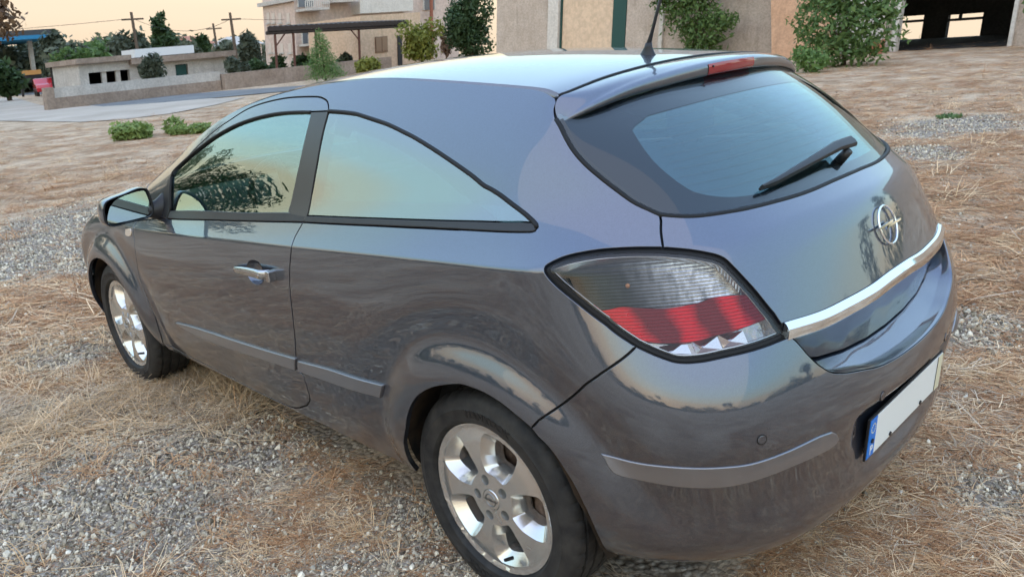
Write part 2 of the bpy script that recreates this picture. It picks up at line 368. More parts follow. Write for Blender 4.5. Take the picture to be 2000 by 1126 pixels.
def tree(name, label, cat, base, blobs, n, size, mat, seed=1, trunk=.12, group=None, asp=.5, nb=5):
    """root at the ground, trunk with limbs reaching into the crown, crown of leaf faces; blobs in metres from the base"""
    rng = np.random.default_rng(seed); o = empty(name, base); tag(o, label, cat, group)
    V, F = leaves(rng, [(np.array(c, float), np.array(r, float)) for c, r in blobs], n, size, asp); big_mesh('crown', V, F, mat, o)
    if trunk:
        mb = MB(); top = max(c[2] for c, r in blobs); cx = np.mean([c[0] for c, r in blobs]); cy = np.mean([c[1] for c, r in blobs])
        mb.tube([(0, 0, -.1), (cx*.3, cy*.3, top*.3), (cx*.7, cy*.7, top*.62), (cx, cy, top)], [trunk*1.25, trunk, trunk*.7, trunk*.2], 8)
        for c, r in list(blobs)[:nb]: mb.tube([(cx*.3, cy*.3, top*.3), (c[0]*.6, c[1]*.6, c[2]*.75), tuple(c)], [trunk*.5, trunk*.33, trunk*.1], 6)
        mb.build('trunk', BARK, o, True)
    return o
def blobs(rng, c, r, k, f=.5):
    out = []
    for _ in range(k):
        d = rng.normal(size=3); d /= np.linalg.norm(d); q = rng.uniform(.25, .85); rr = f*rng.uniform(.6, 1.2)
        out.append((tuple(c[i]+d[i]*r[i]*q for i in range(3)), tuple(r[i]*rr for i in range(3))))
    return out

# ---------------------------------------------------------------- warehouse across the yard (front wall on y = -24)
def stucco(name, c, c2, rough=.95, sc=1.2, bump=.5):
    m = material(name, c, rough, 0, .2); t = NT(m); co = t.coords()
    a = t.ramp(t.noise(sc, 6, .65, co), [(.35, 0.), (.68, 1.)]); b = t.ramp(t.noise(sc*9, 5, .7, co), [(.4, 0.), (.6, 1.)]); st_ = t.ramp(t.noise(3.0, 4, .6, t.scale(co, (1.2, 1.2, .12))), [(.55, 0.), (.75, .35)])
    col = t.mix(a, c, c2); col = t.mix(t.math('MULTIPLY', b, .45), col, tuple(q*.62 for q in c)); col = t.mix(st_, col, tuple(q*.5 for q in c)); t.set('Base Color', col)
    t.bump(t.noise(30, 5, .7, co), bump, .02); return m
ROUGHCAST = stucco('roughcast', (.50, .40, .32), (.64, .53, .44), bump=.9, sc=1.6)
PEACH = stucco('peach_board', (.62, .36, .22), (.68, .42, .27), bump=.2); CREAM = stucco('cream_door', (.74, .54, .37), (.78, .58, .41), sc=.5, bump=.08)
WHITEW = stucco('whitewash', (.66, .60, .53), (.74, .69, .62), bump=.25); GREENP = material('green_paint', (.012, .06, .05), .5); ORANGE = material('orange_panel', (.55, .19, .06), .6)
DARKW = stucco('near_black_wall', (.030, .028, .026), (.05, .045, .04)); CONC = stucco('old_concrete', (.50, .45, .40), (.64, .59, .53), bump=.3); STEEL = material('dark_steel', (.03, .028, .026), .6)  # near-black walls serve the hall and the derelict building's rear
GY0 = -24.
def fx(u): return at(u, 60, 'y', GY0).x
def fp(u, v): return at(u, v, 'y', GY0)
wh = empty('warehouse', (fx(1500), GY0, 0)); tag(wh, 'rough beige stucco warehouse with a wide dark open doorway', 'warehouse')
def lp(par, mb, name, mat, **k):
    mb.V = [tuple(Vector((v[0]+UPV.x*v[2], v[1]+UPV.y*v[2], v[2]))-par.location) for v in mb.V]; return mb.build(name, mat, par, **k)
HW = 6.0
xs = [fx(962), fx(1062), fx(1216), fx(1282), fx(1741), fx(1979), fx(2300)]
lp(wh, MB().span(xs[0], xs[1]+.0, GY0-.35, GY0, -.1, HW), 'wall', ROUGHCAST)
lp(wh, MB().span(xs[2], xs[4], GY0-.35, GY0, -.1, HW), 'wall', ROUGHCAST)
lp(wh, MB().span(xs[5], xs[6]-8, GY0-.35, GY0, -.1, HW), 'wall', ROUGHCAST)
lp(wh, MB().span(xs[1], xs[2], GY0-.35, GY0-.003, 4.4, HW), 'wall', ROUGHCAST)
lp(wh, MB().span(xs[4], xs[5], GY0-.35, GY0-.003, 4.6, HW), 'wall', ROUGHCAST)
lp(wh, MB().span(xs[0], xs[0]-.35, GY0-20, GY0-.35, -.1, HW), 'side_wall', ROUGHCAST)
# the beige sliding door with its frame and green jamb
x0, x1 = fx(1088), fx(1188)
lp(wh, MB().span(x0, x1, GY0-.16, GY0-.10, 0, 4.4), 'sliding_door', CREAM)
lp(wh, MB().span(x1, fx(1214), GY0-.14, GY0-.02, 0, 4.4), 'door_jamb', GREENP)
lp(wh, MB().span(fx(1064), fx(1084), GY0-.1, GY0+.07, 0, 4.4), 'door_post', WHITEW)
lp(wh, MB().span(fx(1085), fx(1088), GY0-.2, GY0-.05, 0, 4.4), 'door_rail', GREENP)
lp(wh, MB().span(fx(1284), fx(1291), GY0-.02, GY0+.12, 0, 5.2), 'downpipe', WHITEW)
lp(wh, MB().span(fx(1549), fx(1569), GY0-.02, GY0+.14, 0, 4.8), 'pilaster', WHITEW)
lp(wh, MB().span(fx(1570), fx(1610), GY0-.02, GY0+.04, .2, 4.8), 'orange_panel', ORANGE)
lp(wh, MB().span(fx(1612), fx(1722), GY0-.01, GY0+.05, .0, 4.8), 'plaster_panel', WHITEW)
lp(wh, MB().span(fx(1741), fx(1752), GY0-.2, GY0+.10, 0, 4.6), 'door_post', WHITEW)
lp(wh, MB().span(fx(1971), fx(1979), GY0-.2, GY0+.10, 0, 4.6), 'door_post', WHITEW)
# hall inside, with two openings in the far wall
YB = GY0-7
def bxx_(u): return at(u, 60, 'y', YB).x
def bz_(u, v): return at(u, v, 'y', YB).z
wa, wb, wc, wd = bxx_(1700), bxx_(1799), bxx_(1846), bxx_(1914)
za0, za1 = .02, bz_(1790, 31); zb0, zb1 = .0, bz_(1880, 28)
xl, xr = bxx_(1560), bxx_(2120)
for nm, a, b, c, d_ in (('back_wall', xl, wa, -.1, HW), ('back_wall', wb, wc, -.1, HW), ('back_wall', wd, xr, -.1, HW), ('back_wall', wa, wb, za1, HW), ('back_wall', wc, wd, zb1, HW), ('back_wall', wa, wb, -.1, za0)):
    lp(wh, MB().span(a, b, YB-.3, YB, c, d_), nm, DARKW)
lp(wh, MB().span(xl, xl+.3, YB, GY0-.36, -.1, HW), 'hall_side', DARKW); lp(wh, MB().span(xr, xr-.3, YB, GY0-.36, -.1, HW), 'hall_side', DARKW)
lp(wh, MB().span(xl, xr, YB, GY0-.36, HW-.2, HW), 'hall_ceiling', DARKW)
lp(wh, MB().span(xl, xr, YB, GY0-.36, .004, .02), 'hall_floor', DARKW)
for a, b, t0, t1 in ((wa, wb, za0, za1), (wc, wd, zb0, zb1)):
    fr_ = MB(); zt = t0+(t1-t0)*.72
    fr_.span(a, b, YB-.1, YB-.02, zt, zt+.09); m_ = a+(b-a)*(.35 if a == wc else .42); fr_.span(m_-.05, m_+.05, YB-.1, YB-.02, (zt if a == wc else t0), t1)
    fr_.span(a, a+.07, YB-.11, YB-.03, t0, t1); fr_.span(b, b-.07, YB-.11, YB-.03, t0, t1); lp(wh, fr_, 'window_frame', STEEL)
pole_in = at(1930, 90, 'y', GY0-9); lp(wh, MB().tube([(pole_in.x, GY0-9, 0), (pole_in.x-.45, GY0-9, 1.9)], .035, 8), 'leaning_rod', STEEL)
# leaning peach board and small things at its foot
b0 = fp(1560, 95); bd = empty('peach_board', (b0.x, GY0+.75, 0)); tag(bd, 'peach coloured board leaning on the wall behind the big bush', 'board')
lean = MB(); lean.box((0, 0, 1.55), (2.1, .06, 3.1)); lean.V = [(v[0]-.5+.12*v[2], v[1]-.18*v[2], v[2]) for v in lean.V]; lean.build('sheet', PEACH, bd)
t_ = fp(1705, 95); q = empty('plastic_crate', (t_.x+.25, GY0+.5, 0)); tag(q, 'small white plastic tub standing by the big doorway', 'tub')
tb = MB(); tb.loft([[(.30*f*a, .24*f*b, z) for a, b in ((-1, -1), (1, -1), (1, 1), (-1, 1))] for z, f in ((0, .85), (.42, 1.), (.45, 1.05), (.45, .95), (.05, .8))], True); tb.F.append((0, 3, 2, 1)); tb.build('shell', WHITEW, q)
q = empty('terracotta_block', (fp(1724, 95).x, GY0+.42, 0)); tag(q, 'small terracotta block beside the white tub', 'block'); MB().box((0, 0, .2), (.34, .3, .4)).build('body', material('terracotta', (.42, .16, .09), .8), q, bevel=.02)
# bushes in front of the warehouse
rb = np.random.default_rng(5)
q = at(1648, 128, 'z', 0); s_ = 21.5/1554
tree('broad_bush', 'big dark green leafy bush left of the wide doorway', 'bush', (q.x, q.y, 0), [((0, .3, 1.0), (1.15, .9, .95)), ((.7, -.2, 1.1), (.8, .7, .8)), ((-.7, .3, .9), (.9, .7, .8)), ((.1, 0, 1.9), (.9, .7, .7)), ((-.5, .1, 1.6), (.7, .6, .7)), ((.75, -.1, 1.75), (.55, .5, .5)), ((-1.05, .2, 1.35), (.45, .4, .35)), ((.2, .1, 2.5), (.6, .5, .55)), ((.0, .4, .4), (1.2, .8, .4))], 4200, .085, L_MID, 3, .05, asp=.42)
q = at(1585, 142, 'z', 0); tree('low_weed', 'small yellow green weed growing at the foot of the big bush', 'weed', (q.x, q.y, 0), [((0, 0, .25), (.42, .35, .28)), ((.2, .1, .42), (.25, .2, .2))], 700, .055, L_BRIGHT, 4, .015)
x0 = fp(1372, 90); tree('wall_shrub', 'loose green shrub growing against the warehouse wall by the aerial', 'shrub', (x0.x, GY0+.7, 0), [((0, 0, 1.6), (1.2, .4, .75)), ((.4, .1, 2.3), (1.2, .4, .8)), ((-.6, .1, 1.0), (.9, .4, .6)), ((-1.35, .2, 1.35), (.6, .3, .3)), ((-1.3, .1, 2.55), (.7, .3, .3)), ((.9, .1, 2.6), (.7, .35, .6)), ((-.4, .1, 3.0), (.9, .4, .6)), ((-.4, 0, .5), (.7, .4, .5)), ((-1.9, .2, 2.75), (.35, .2, .15))], 5200, .09, L_MID, 5, .05, asp=.4)
q = at(2003, 30, 'y', GY0+1.5); tree('side_shrub', 'sprig of green shrub beside the right jamb of the wide doorway', 'shrub', (q.x-.5, GY0+1.5, 0), [((0, 0, 1.0), (.5, .4, .8)), ((.3, 0, 1.35), (.35, .3, .3))], 900, .08, L_MID, 6, .03)

# ---------------------------------------------------------------- left background
ROADM = material('asphalt', (.13, .13, .135), .9); _t = NT(ROADM); _t.set('Base Color', _t.ramp(_t.noise(.6, 6, .65, _t.coords()), [(.3, (.10, .10, .105)), (.7, (.19, .185, .18))]))
PALE = material('concrete_apron', (.52, .46, .41), .9); _t = NT(PALE); _t.set('Base Color', _t.ramp(_t.noise(.35, 6, .65, _t.coords()), [(.3, (.34, .275, .215)), (.7, (.50, .415, .335))]))
def flat(name, px, z, mat):
    P = [at(u, v, 'z', z) for u, v in px]; o = mesh(name, [tuple(p) for p in P], [tuple(range(len(P)))], mat, None, False); tag(o, kind='structure')
    if o.data.polygons[0].normal.z < 0: o.data.flip_normals()
    return o
flat('apron', [(-120, 246), (0, 236), (160, 238), (250, 232), (330, 222), (420, 205), (480, 190), (300, 196), (110, 212), (60, 200), (30, 190), (-100, 196)], .016, PALE)
flat('road', [(-160, 193), (40, 186), (105, 183), (112, 200), (200, 208), (320, 200), (430, 190), (560, 178), (700, 166), (700, 160), (430, 181), (200, 202), (110, 205), (112, 181), (96, 174), (60, 178), (-160, 186)][:8]+[(700, 160), (430, 178), (300, 190), (112, 196), (104, 178), (-160, 180)], .02, ROADM)
STONEW = stucco('stone_wall', (.30, .225, .175), (.46, .36, .29), sc=.9, bump=1.0)
# boundary wall: pale render on top, bare stone below
WX = 41.
def wp_(u, v, X): return at(u, v, 'x', X)
bw = empty('boundary_wall', (WX, wp_(300, 180, WX).y, 0)); tag(bw, 'low old boundary wall, pale render above bare stone', 'wall')
ya, yb, yc, yd = wp_(103, 190, WX).y, wp_(285, 180, WX).y, wp_(432, 170, WX).y, wp_(760, 140, WX).y
zt = wp_(150, 168, WX).z; zm = wp_(150, 187, WX).z
lp(bw, MB().span(WX, WX+.4, ya, yc, -.1, zm), 'stone_course', STONEW); lp(bw, MB().span(WX+.03, WX+.36, ya-.02, yc+.02, zm, zt), 'render', CONC)
lp(bw, MB().span(WX-.3, WX+.2, yc-.05, yd, -.1, zt*.86), 'stone_course', STONEW)
lp(bw, MB().span(WX-.06, WX+.5, ya+.35, ya-.02, -.1, zt+.05), 'end_pier', STONEW)
# ruined flat-roofed building
RX = 47.
def rb_box(par, u0, u1, v0, v1, X, dep, name, mat, out=0.):
    a, b = wp_(u0, (v0+v1)/2, X), wp_(u1, (v0+v1)/2, X); zt_ = wp_((u0+u1)/2, v0, X).z; zb_ = wp_((u0+u1)/2, v1, X).z
    return lp(par, MB().span(X-out, X+dep, a.y, b.y, zb_, zt_), name, mat)
ru = empty('ruined_building', (RX, wp_(280, 150, RX).y, 0)); tag(ru, 'derelict flat-roofed low building behind the boundary wall', 'building')
def rz(v, u=280): return wp_(u, v, RX).z
def ry(u): return wp_(u, 150, RX).y
H1, H2 = rz(122, 200), rz(114, 400)
for a, b, z0, z1 in ((150, 168, -.1, H1), (168, 252, H1-.5, H1), (250, 341, -.1, H2), (366, 448, -.1, H2), (341, 366, rz(126, 352), H2)):
    lp(ru, MB().span(RX, RX+.35, ry(a), ry(b), z0, z1), 'wall', CONC)
lp(ru, MB().span(RX-.35, RX+5, ry(150)+.2, ry(252), H1+.002, H1+.28), 'roof_slab', STONEW); lp(ru, MB().span(RX-.45, RX+5, ry(250), ry(450)-.2, H2+.002, H2+.32), 'roof_slab', STONEW)
lp(ru, MB().span(RX+4.5, RX+4.9, ry(150), ry(448), -.1, H1), 'rear_wall', DARKW)
lp(ru, MB().span(RX+.36, RX+4.5, ry(150), ry(150)-.3, -.1, H1), 'end_wall', CONC); lp(ru, MB().span(RX+.36, RX+4.5, ry(448)+.3, ry(448), -.1, H2), 'end_wall', CONC)
for u in (200, 228): lp(ru, MB().span(RX+.1, RX+.3, ry(u)-.12, ry(u)+.12, -.1, H1-.5), 'pillar', CONC)
lp(ru, MB().span(RX+.1, RX+.2, ry(343), ry(364), 0, rz(127, 352)), 'green_door', GREENP)
# white box trailer behind it
tr_ = empty('white_trailer', (57, wp_(312, 110, 57).y, 0)); tag(tr_, 'white box trailer showing above the derelict building roof', 'trailer')
def tz(v): return wp_(312, v, 57).z
ta, tb_ = wp_(254, 100, 57).y, wp_(372, 100, 57).y
lp(tr_, MB().span(57, 59.4, ta, tb_, tz(109), tz(93)), 'box', material('white_panel', (.72, .72, .72), .5)); lp(tr_, MB().span(57.2, 59.2, ta-.2, tb_+.4, .9, tz(109)), 'chassis', STEEL)
for yy in (ta-1.2, tb_+1.2): lp(tr_, MB().tube([(57.1, yy, .5), (57.5, yy, .5)], .5, 16), 'wheel', STEEL)
# petrol-station canopy, sign, red car
pc = empty('station_canopy', (92, wp_(40, 90, 92).y, 0)); tag(pc, 'dark flat filling-station canopy with a blue stripe', 'canopy')
cz0, cz1, cz2 = wp_(40, 78, 92).z, wp_(40, 70.5, 92).z, wp_(40, 60, 92).z; cy0, cy1 = wp_(-60, 70, 92).y, wp_(98, 70, 92).y
lp(pc, MB().span(92, 104, cy0, cy1, cz1, cz2), 'fascia', material('canopy_grey', (.06, .065, .075), .5)); lp(pc, MB().span(91.96, 104, cy0, cy1-.04, cz0, cz1), 'stripe', material('canopy_blue', (.03, .22, .42), .5))
for yy in (cy0+1, cy1+1.2): lp(pc, MB().span(96.8, 97.2, yy-.2, yy+.2, -.1, cz0), 'column', CONC)
sg = empty('station_sign', (80, wp_(52, 160, 80).y, 0)); tag(sg, 'dark low sign box with an orange top band', 'sign')
sa, sb_ = wp_(27, 150, 80).y, wp_(78, 150, 80).y
lp(sg, MB().span(80, 80.5, sa, sb_, wp_(52, 147, 80).z, wp_(52, 138, 80).z), 'band', material('sign_orange', (.62, .32, .10), .6)); lp(sg, MB().span(80.05, 80.5, sa, sb_, wp_(52, 162, 80).z, wp_(52, 147, 80).z), 'box', STEEL)
for yy in (sa-.4, sb_+.4): lp(sg, MB().span(80.2, 80.4, yy-.08, yy+.08, -.1, wp_(52, 162, 80).z), 'leg', STEEL)
rc = empty('red_car', (76, wp_(90, 170, 76).y, 0), R(78)); tag(rc, 'small red car on the road beyond the boundary wall', 'car')
RCP = material('red_paint', (.55, .02, .03), .3, 0, .5, 1.); prof_ = [(-2, .35), (-2, .75), (-1.85, .95), (-1.2, 1.0), (-.75, 1.4), (.55, 1.42), (1.1, 1.0), (1.9, .9), (2.05, .65), (2.05, .35)]
bod = MB(); bod.loft([[(y_*1., x_*.0+x_, z_) for x_, z_ in prof_] for y_ in (-.85, .85)], True); bod.F += [tuple(range(9, -1, -1)), tuple(range(10, 20))]; bod.build('body', RCP, rc, bevel=.06)
MB().loft([[(y_, x_, z_) for x_, z_ in ((-1.1, 1.0), (-.7, 1.34), (.5, 1.36), (1.0, 1.0))] for y_ in (-.87, .87)], True).build('windows', STEEL, rc)
for x_ in (-1.25, 1.25):
    for y_ in (-.8, .8): MB().tube([(y_-.1, x_, .32), (y_+.1, x_, .32)], .32, 16).build('wheel', RUBBERISH if 'RUBBERISH' in globals() else STEEL, rc)
# utility poles with their wires
def pole(u0, v0, u1, v1, X, label, arm=True):
    b, t = wp_(u0, v0, X), wp_(u1, v1, X); o = empty('utility_pole', (X, b.y, 0)); tag(o, label, 'pole', 'utility poles against the sky')
    MB().tube([(0, 0, -.2), (0, t.y-b.y, t.z)], [.16, .10], 8).build('post', BARK, o)
    if arm: MB().box((0, t.y-b.y, t.z-.5), (.1, 1.6, .12)).build('crossarm', BARK, o)
    return (X, t.y, t.z-.45)
p1 = pole(266, 105, 256, 24, 62, 'wooden utility pole above the white trailer'); p2 = pole(459, 108, 449, 25, 60, 'tall utility pole left of the pale apartment house'); p3 = pole(424, 105, 416, 46, 78, 'thin short pole beside the red-roofed house', True)
wr = MB()
for a, b in (((62, p1[1]+45, p1[2]+1.2), p1), (p1, p2), (p2, (60, p2[1]-30, p2[2]+1.0))):
    a, b = Vector(a), Vector(b); pts = [a.lerp(b, t)-Vector((0, 0, .9*4*t*(1-t))) for t in np.linspace(0, 1, 14)]; wr.tube(pts, .015, 4, False)
wo = wr.build('power_line', STEEL); tag(wo, 'thin power line sagging between the utility poles', 'cable')
# apartment house
AX = 58.
PINK = stucco('pale_pink_render', (.62, .47, .39), (.70, .56, .48), sc=.5, bump=.2); WARM = stucco('warm_render', (.66, .46, .31), (.72, .53, .38), sc=.6, bump=.2); WINP = material('window_pane', (.16, .17, .18), .15); SHUT = material('pale_shutter', (.60, .50, .42), .6)
ah = empty('apartment_house', (AX, wp_(700, 60, AX).y, 0)); tag(ah, 'pale pink apartment house with balconies behind the dark canopy', 'house')
def ay(u, X=AX): return wp_(u, 60, X).y
def az_(v, u=650, X=AX): return wp_(u, v, X).z
HT = az_(-60); ZL = az_(4, 530)
YC = ay(576); XB = at(507, 60, 'y', YC).x
lp(ah, MB().span(AX+.6, XB, YC, ay(900), -.1, HT), 'wall', PINK)
lp(ah, MB().span(AX+.3, XB+.4, YC+.3, YC-.002, ZL+.003, ZL+.3), 'roof_edge', CONC)
for u in (517, 527, 540, 556):
    for v0, v1 in ((26, 45), (86, 104)):
        a_, b_ = at(u-2.8, 60, 'y', YC).x, at(u+2.8, 60, 'y', YC).x; z0_, z1_ = at(u, v1, 'y', YC).z, at(u, v0, 'y', YC).z
        lp(ah, MB().span(a_, b_, YC-.02, YC+.05, z0_, z1_), 'window', SHUT); lp(ah, MB().span(a_+.1, b_-.1, YC-.02, YC+.12, z0_-.12, z0_-.002), 'sill', CONC)
for u0, u1, v0, v1 in ((583, 612, -20, 14), (648, 690, -20, -2), (740, 772, -16, 8), (660, 688, 60, 80), (588, 604, 62, 86), (830, 850, -10, 20)):
    lp(ah, MB().span(AX+.5, AX+.58, ay(u0), ay(u1), az_(v1, u0), az_(v0, u0)), 'window', WINP); lp(ah, MB().span(AX+.45, AX+.62, ay(u0-1.5), ay(u0), az_(v1, u0), az_(v0, u0)), 'window_jamb', WHITEW); lp(ah, MB().span(AX+.45, AX+.62, ay(u1), ay(u1+1.5), az_(v1, u0), az_(v0, u0)), 'window_jamb', WHITEW)
lp(ah, MB().span(AX-.7, AX+.61, ay(688), ay(792), az_(26, 740), az_(-25, 740)), 'bay', WHITEW)
for u0, u1, v0, v1 in ((578, 624, 4, 24), (631, 682, -12, 8), (640, 692, 63, 86), (580, 612, 70, 92)):
    a, b = ay(u0), ay(u1); z0, z1 = az_(v1, u0), az_(v0, u0)
    lp(ah, MB().span(AX-1.0, AX+.55, a, b, z0, z0+.18), 'balcony_slab', CONC)
    rl = MB().span(AX-1.0, AX-.94, a, b, z1-.06, z1); lp(ah, rl, 'balcony_rail', WHITEW)
    n_ = 12
    for k in range(n_+1):
        yy = a+(b-a)*k/n_; lp(ah, MB().span(AX-.99, AX-.95, yy-.03, yy+.03, z0+.18, z1-.06), 'baluster', WHITEW)
lp(ah, MB().tube([(AX-.1, ay(836), -.1), (AX-.1, ay(836), HT)], .16, 8), 'downpipe', material('rust_pipe', (.28, .10, .06), .7))
# canopy lean-to with its annex
an = empty('annex', (49, wp_(757, 90, 49).y, 0)); tag(an, 'warm lit rendered annex under the right end of the dark canopy', 'annex')
lp(an, MB().span(49, 56, wp_(700, 90, 49).y, wp_(818, 90, 49).y, -.1, wp_(760, 28, 49).z), 'wall', WARM)
wf = lp(an, MB().span(48.93, 49.02, wp_(728, 90, 49).y, wp_(752, 90, 49).y, wp_(740, 103, 49).z, wp_(740, 72, 49).z), 'window', material('brown_shutter', (.22, .13, .08), .6))
for k in range(2): lp(an, MB().span(48.90, 48.935, wp_(729+12*k, 90, 49).y, wp_(739+12*k, 90, 49).y, wp_(740, 101, 49).z, wp_(740, 74, 49).z), 'shutter_leaf', material('brown_leaf', (.28, .17, .10), .6))
lp(an, MB().span(48.9, 49.03, wp_(772, 90, 49).y, wp_(780, 90, 49).y, 0, wp_(775, 70, 49).z), 'door', STEEL)
cn = empty('lean_to_canopy', (44, wp_(640, 100, 44).y, 0)); tag(cn, 'dark corrugated lean-to roof on thin rusty posts', 'canopy')
c0, c1 = wp_(510, 54, 42), wp_(788, 30, 42); c2, c3 = wp_(560, 32, 50), wp_(788, 24, 49.2)
DARKSHEET = material('dark_sheet', (.045, .030, .024), .7); sh = MB()  # near-black colour for the lean-to sheet and beam
yl = wp_(575, 34, 49.3).y; P4 = [(42, c0.y, c0.z), (42, c1.y, c1.z-.35), (49.3, c1.y, c1.z+.05), (49.3, yl, c0.z+.25)]
nseg = 60
ra = [Vector(P4[0]).lerp(Vector(P4[1]), k/nseg)+Vector((0, 0, .05*(k % 2))) for k in range(nseg+1)]; rb_ = [Vector(P4[3]).lerp(Vector(P4[2]), k/nseg)+Vector((0, 0, .05*(k % 2))) for k in range(nseg+1)]
sh.loft([ra, rb_]); sh.loft([ra, [p-Vector((0, 0, .26)) for p in ra]]); sh.loft([[p-Vector((0, 0, .26)) for p in rb_], [p-Vector((0, 0, .26)) for p in ra]]); lp(cn, sh, 'sheet', DARKSHEET)
lp(cn, MB().tube([Vector(P4[0])-Vector((-.15, 0, .32)), Vector(P4[1])-Vector((-.15, 0, .32))], .10, 6), 'front_beam', DARKSHEET)
RPOST = material('rusty_post', (.13, .055, .038), .75)
for u, X in ((534, 42.2), (570, 42.2), (614, 42.2), (699, 42.2)):
    y_ = wp_(u, 110, X).y; lp(cn, MB().tube([(X, y_, -.1), (X, y_, c0.z-.05)], .075, 8), 'post', RPOST)
for u in (534, 699):
    y_ = wp_(u, 110, 42.2).y; lp(cn, MB().tube([(42.2, y_, c0.z-1.1), (42.2, y_+(1.0 if u > 600 else -1.0), c0.z-.05)], .045, 6), 'brace', RPOST)
# trees and shrubs of the left background
def bgtree(u, vb, vt, X, w_px, mat, label, cat='tree', name='broadleaf_tree', seed=1, n=1500, k=9, size=None, f=.5, low=.25, trunk=.14):
    b = wp_(u, vb, X); z1 = wp_(u, vt, X).z; zb = 0 if abs(b.z) < 1.6 else 0; dist = math.hypot(X-CAM_LOC[0], b.y-CAM_LOC[1]); w = w_px/1554*dist*.5
    rng = np.random.default_rng(seed); h = z1; zc_ = h*(low+(1-low)/2); bl_ = blobs(rng, (0, 0, zc_), (w*.62, w*.9, h*(1-low)/2*.85), k, f)
    return tree(name, label, cat, (X, b.y, 0), bl_, n, size or dist*.0042, mat, seed, trunk)
bgtree(635, 150, 62, 36, 66, L_BRIGHT, 'bright green young conifer in front of the canopy posts', 'conifer', 'young_conifer', 21, 2600, 3, .10, .5, .0, .05)
cone = [o for o in COL.objects if o.name.startswith('young_conifer')][0]
for ch_ in list(cone.children): bpy.data.objects.remove(ch_)
hC = wp_(632, 58, 36).z; rC = 34*38/1554*1.35; rngc = np.random.default_rng(22); bl_ = [((rngc.normal(0, .05), rngc.normal(0, .05), hC*t), (rC*(1-t)**.8+.08,)*2+(hC*.10,)) for t in np.linspace(.12, .95, 12)]
V_, F_2 = leaves(rngc, [(np.array(a), np.array(b)) for a, b in bl_], 4200, .085, .22, 1.2); big_mesh('crown', V_, F_2, L_BRIGHT, cone); MB().tube([(0, 0, -.1), (0, 0, hC*.9)], [.06, .02], 6).build('trunk', BARK, cone)
bgtree(715, 138, 104, 38, 56, L_YEL, 'yellow green bush right of the young conifer', 'bush', 'garden_bush', 23, 1300, 6, .12, .6, .0, .05)
bgtree(825, 125, 30, 40, 112, L_YEL, 'yellowing citrus tree left of the warehouse corner', 'tree', 'citrus_tree', 24, 3800, 15, .13, .5, .12, .09)
bgtree(922, 110, -30, 40, 125, L_DARK, 'dense dark green tree against the warehouse corner', 'tree', 'dense_tree', 25, 7000, 16, .14, .55, .0, .16)
bgtree(872, 118, 48, 46, 40, L_BROWN, 'dry brown shrub between the citrus and the dense tree', 'shrub', 'dry_shrub', 26, 700, 6, .13, .55, .1, .05)
for i, (u, vt, w, m_, X, lab) in enumerate(((465, 108, 46, L_OLIVE, 44, 'grey green creeper bush at the end of the derelict building'), (505, 112, 52, L_DARK, 45, 'dark hedge bush left of the first canopy post'), (550, 108, 50, L_DARK, 45, 'dark hedge bush between the first two canopy posts'), (592, 98, 54, L_DARK, 46, 'tall dark hedge bush behind the second canopy post'), (680, 104, 36, L_OLIVE, 46, 'grey green shrub between the conifer and the annex'))):
    bgtree(u, 150, vt, X, w, m_, lab, 'bush', 'hedge_bush', 30+i, 1100, 6, .15, .6, .0, .06)
bgtree(300, 160, 98, 44.5, 66, L_OLIVE, 'grey olive tree in front of the derelict building', 'tree', 'olive_tree', 40, 2000, 9, .13, .5, .12, .12)
for i, (u, vb, vt, w, X, m_, lab) in enumerate(((130, 105, 74, 110, 74, L_HAZE, 'dark round tree behind the filling station sign'), (190, 105, 78, 90, 80, L_MID, 'olive brown tree left of the first utility pole'), (235, 105, 72, 70, 76, L_HAZE, 'dark tree just left of the white trailer'), (265, 105, 62, 56, 72, L_OLIVE, 'grey green tree behind the first utility pole'), (360, 105, 72, 60, 84, L_HAZE, 'dark bushy tree right of the tall conifer'), (437, 105, 74, 46, 74, L_HAZE, 'dark tree beside the tall utility pole'), (490, 105, 62, 44, 78, L_OLIVE, 'grey green tree left of the apartment house'), (100, 105, 50, 40, 88, L_OLIVE, 'thin tree rising over the filling station canopy'), (398, 105, 54, 26, 90, L_DARK, 'small pointed dark tree among the red roofs'), (18, 190, 105, 74, 70, L_DARK, 'dark tall shrub at the road side'), (62, 175, 120, 60, 108, L_HAZE, 'dark shrub behind the red car'), (160, 130, 92, 80, 66, L_MID, 'scrubby green bush behind the flat roof'))):
    bgtree(u, vb, vt, X, w, m_, lab, 'tree', 'far_tree', 50+i, 2200, 11, X*.0042, .62, .0, .15)
q = wp_(325, 100, 76); fc_ = empty('tall_conifer', (76, q.y, 0)); tag(fc_, 'tall pointed dark conifer on the skyline', 'conifer'); hC = wp_(325, 28, 76).z; rngc = np.random.default_rng(70)
bl_ = [((rngc.normal(0, .3), rngc.normal(0, .3), hC*t), (1.9*(1-t)**.7+.15,)*2+(hC*.07,)) for t in np.linspace(.2, .97, 12)]; V_, F_2 = leaves(rngc, [(np.array(a), np.array(b)) for a, b in bl_], 2600, .30, .4); big_mesh('crown', V_, F_2, L_DARK, fc_); MB().tube([(0, 0, -.1), (0, 0, hC*.9)], [.25, .05], 6).build('trunk', BARK, fc_)
q = wp_(20, 100, 60); tree('pine_tree', 'large brown tinged pine hanging over the upper left corner', 'tree', (60, q.y+6.0, 0), [((0, -3.9, wp_(10, 20, 60).z), (2.2, 2.6, 1.6)), ((0, -5.6, wp_(30, 40, 60).z), (1.8, 1.6, 1.2)), ((0, -5.2, wp_(50, 0, 60).z), (1.6, 1.3, 1.2)), ((0, -3.4, wp_(0, -30, 60).z), (2.5, 3, 2)), ((0, 1.5, wp_(0, -40, 60).z), (2.5, 3.5, 2.2))], 3200, .24, L_BROWN, 71, .25)
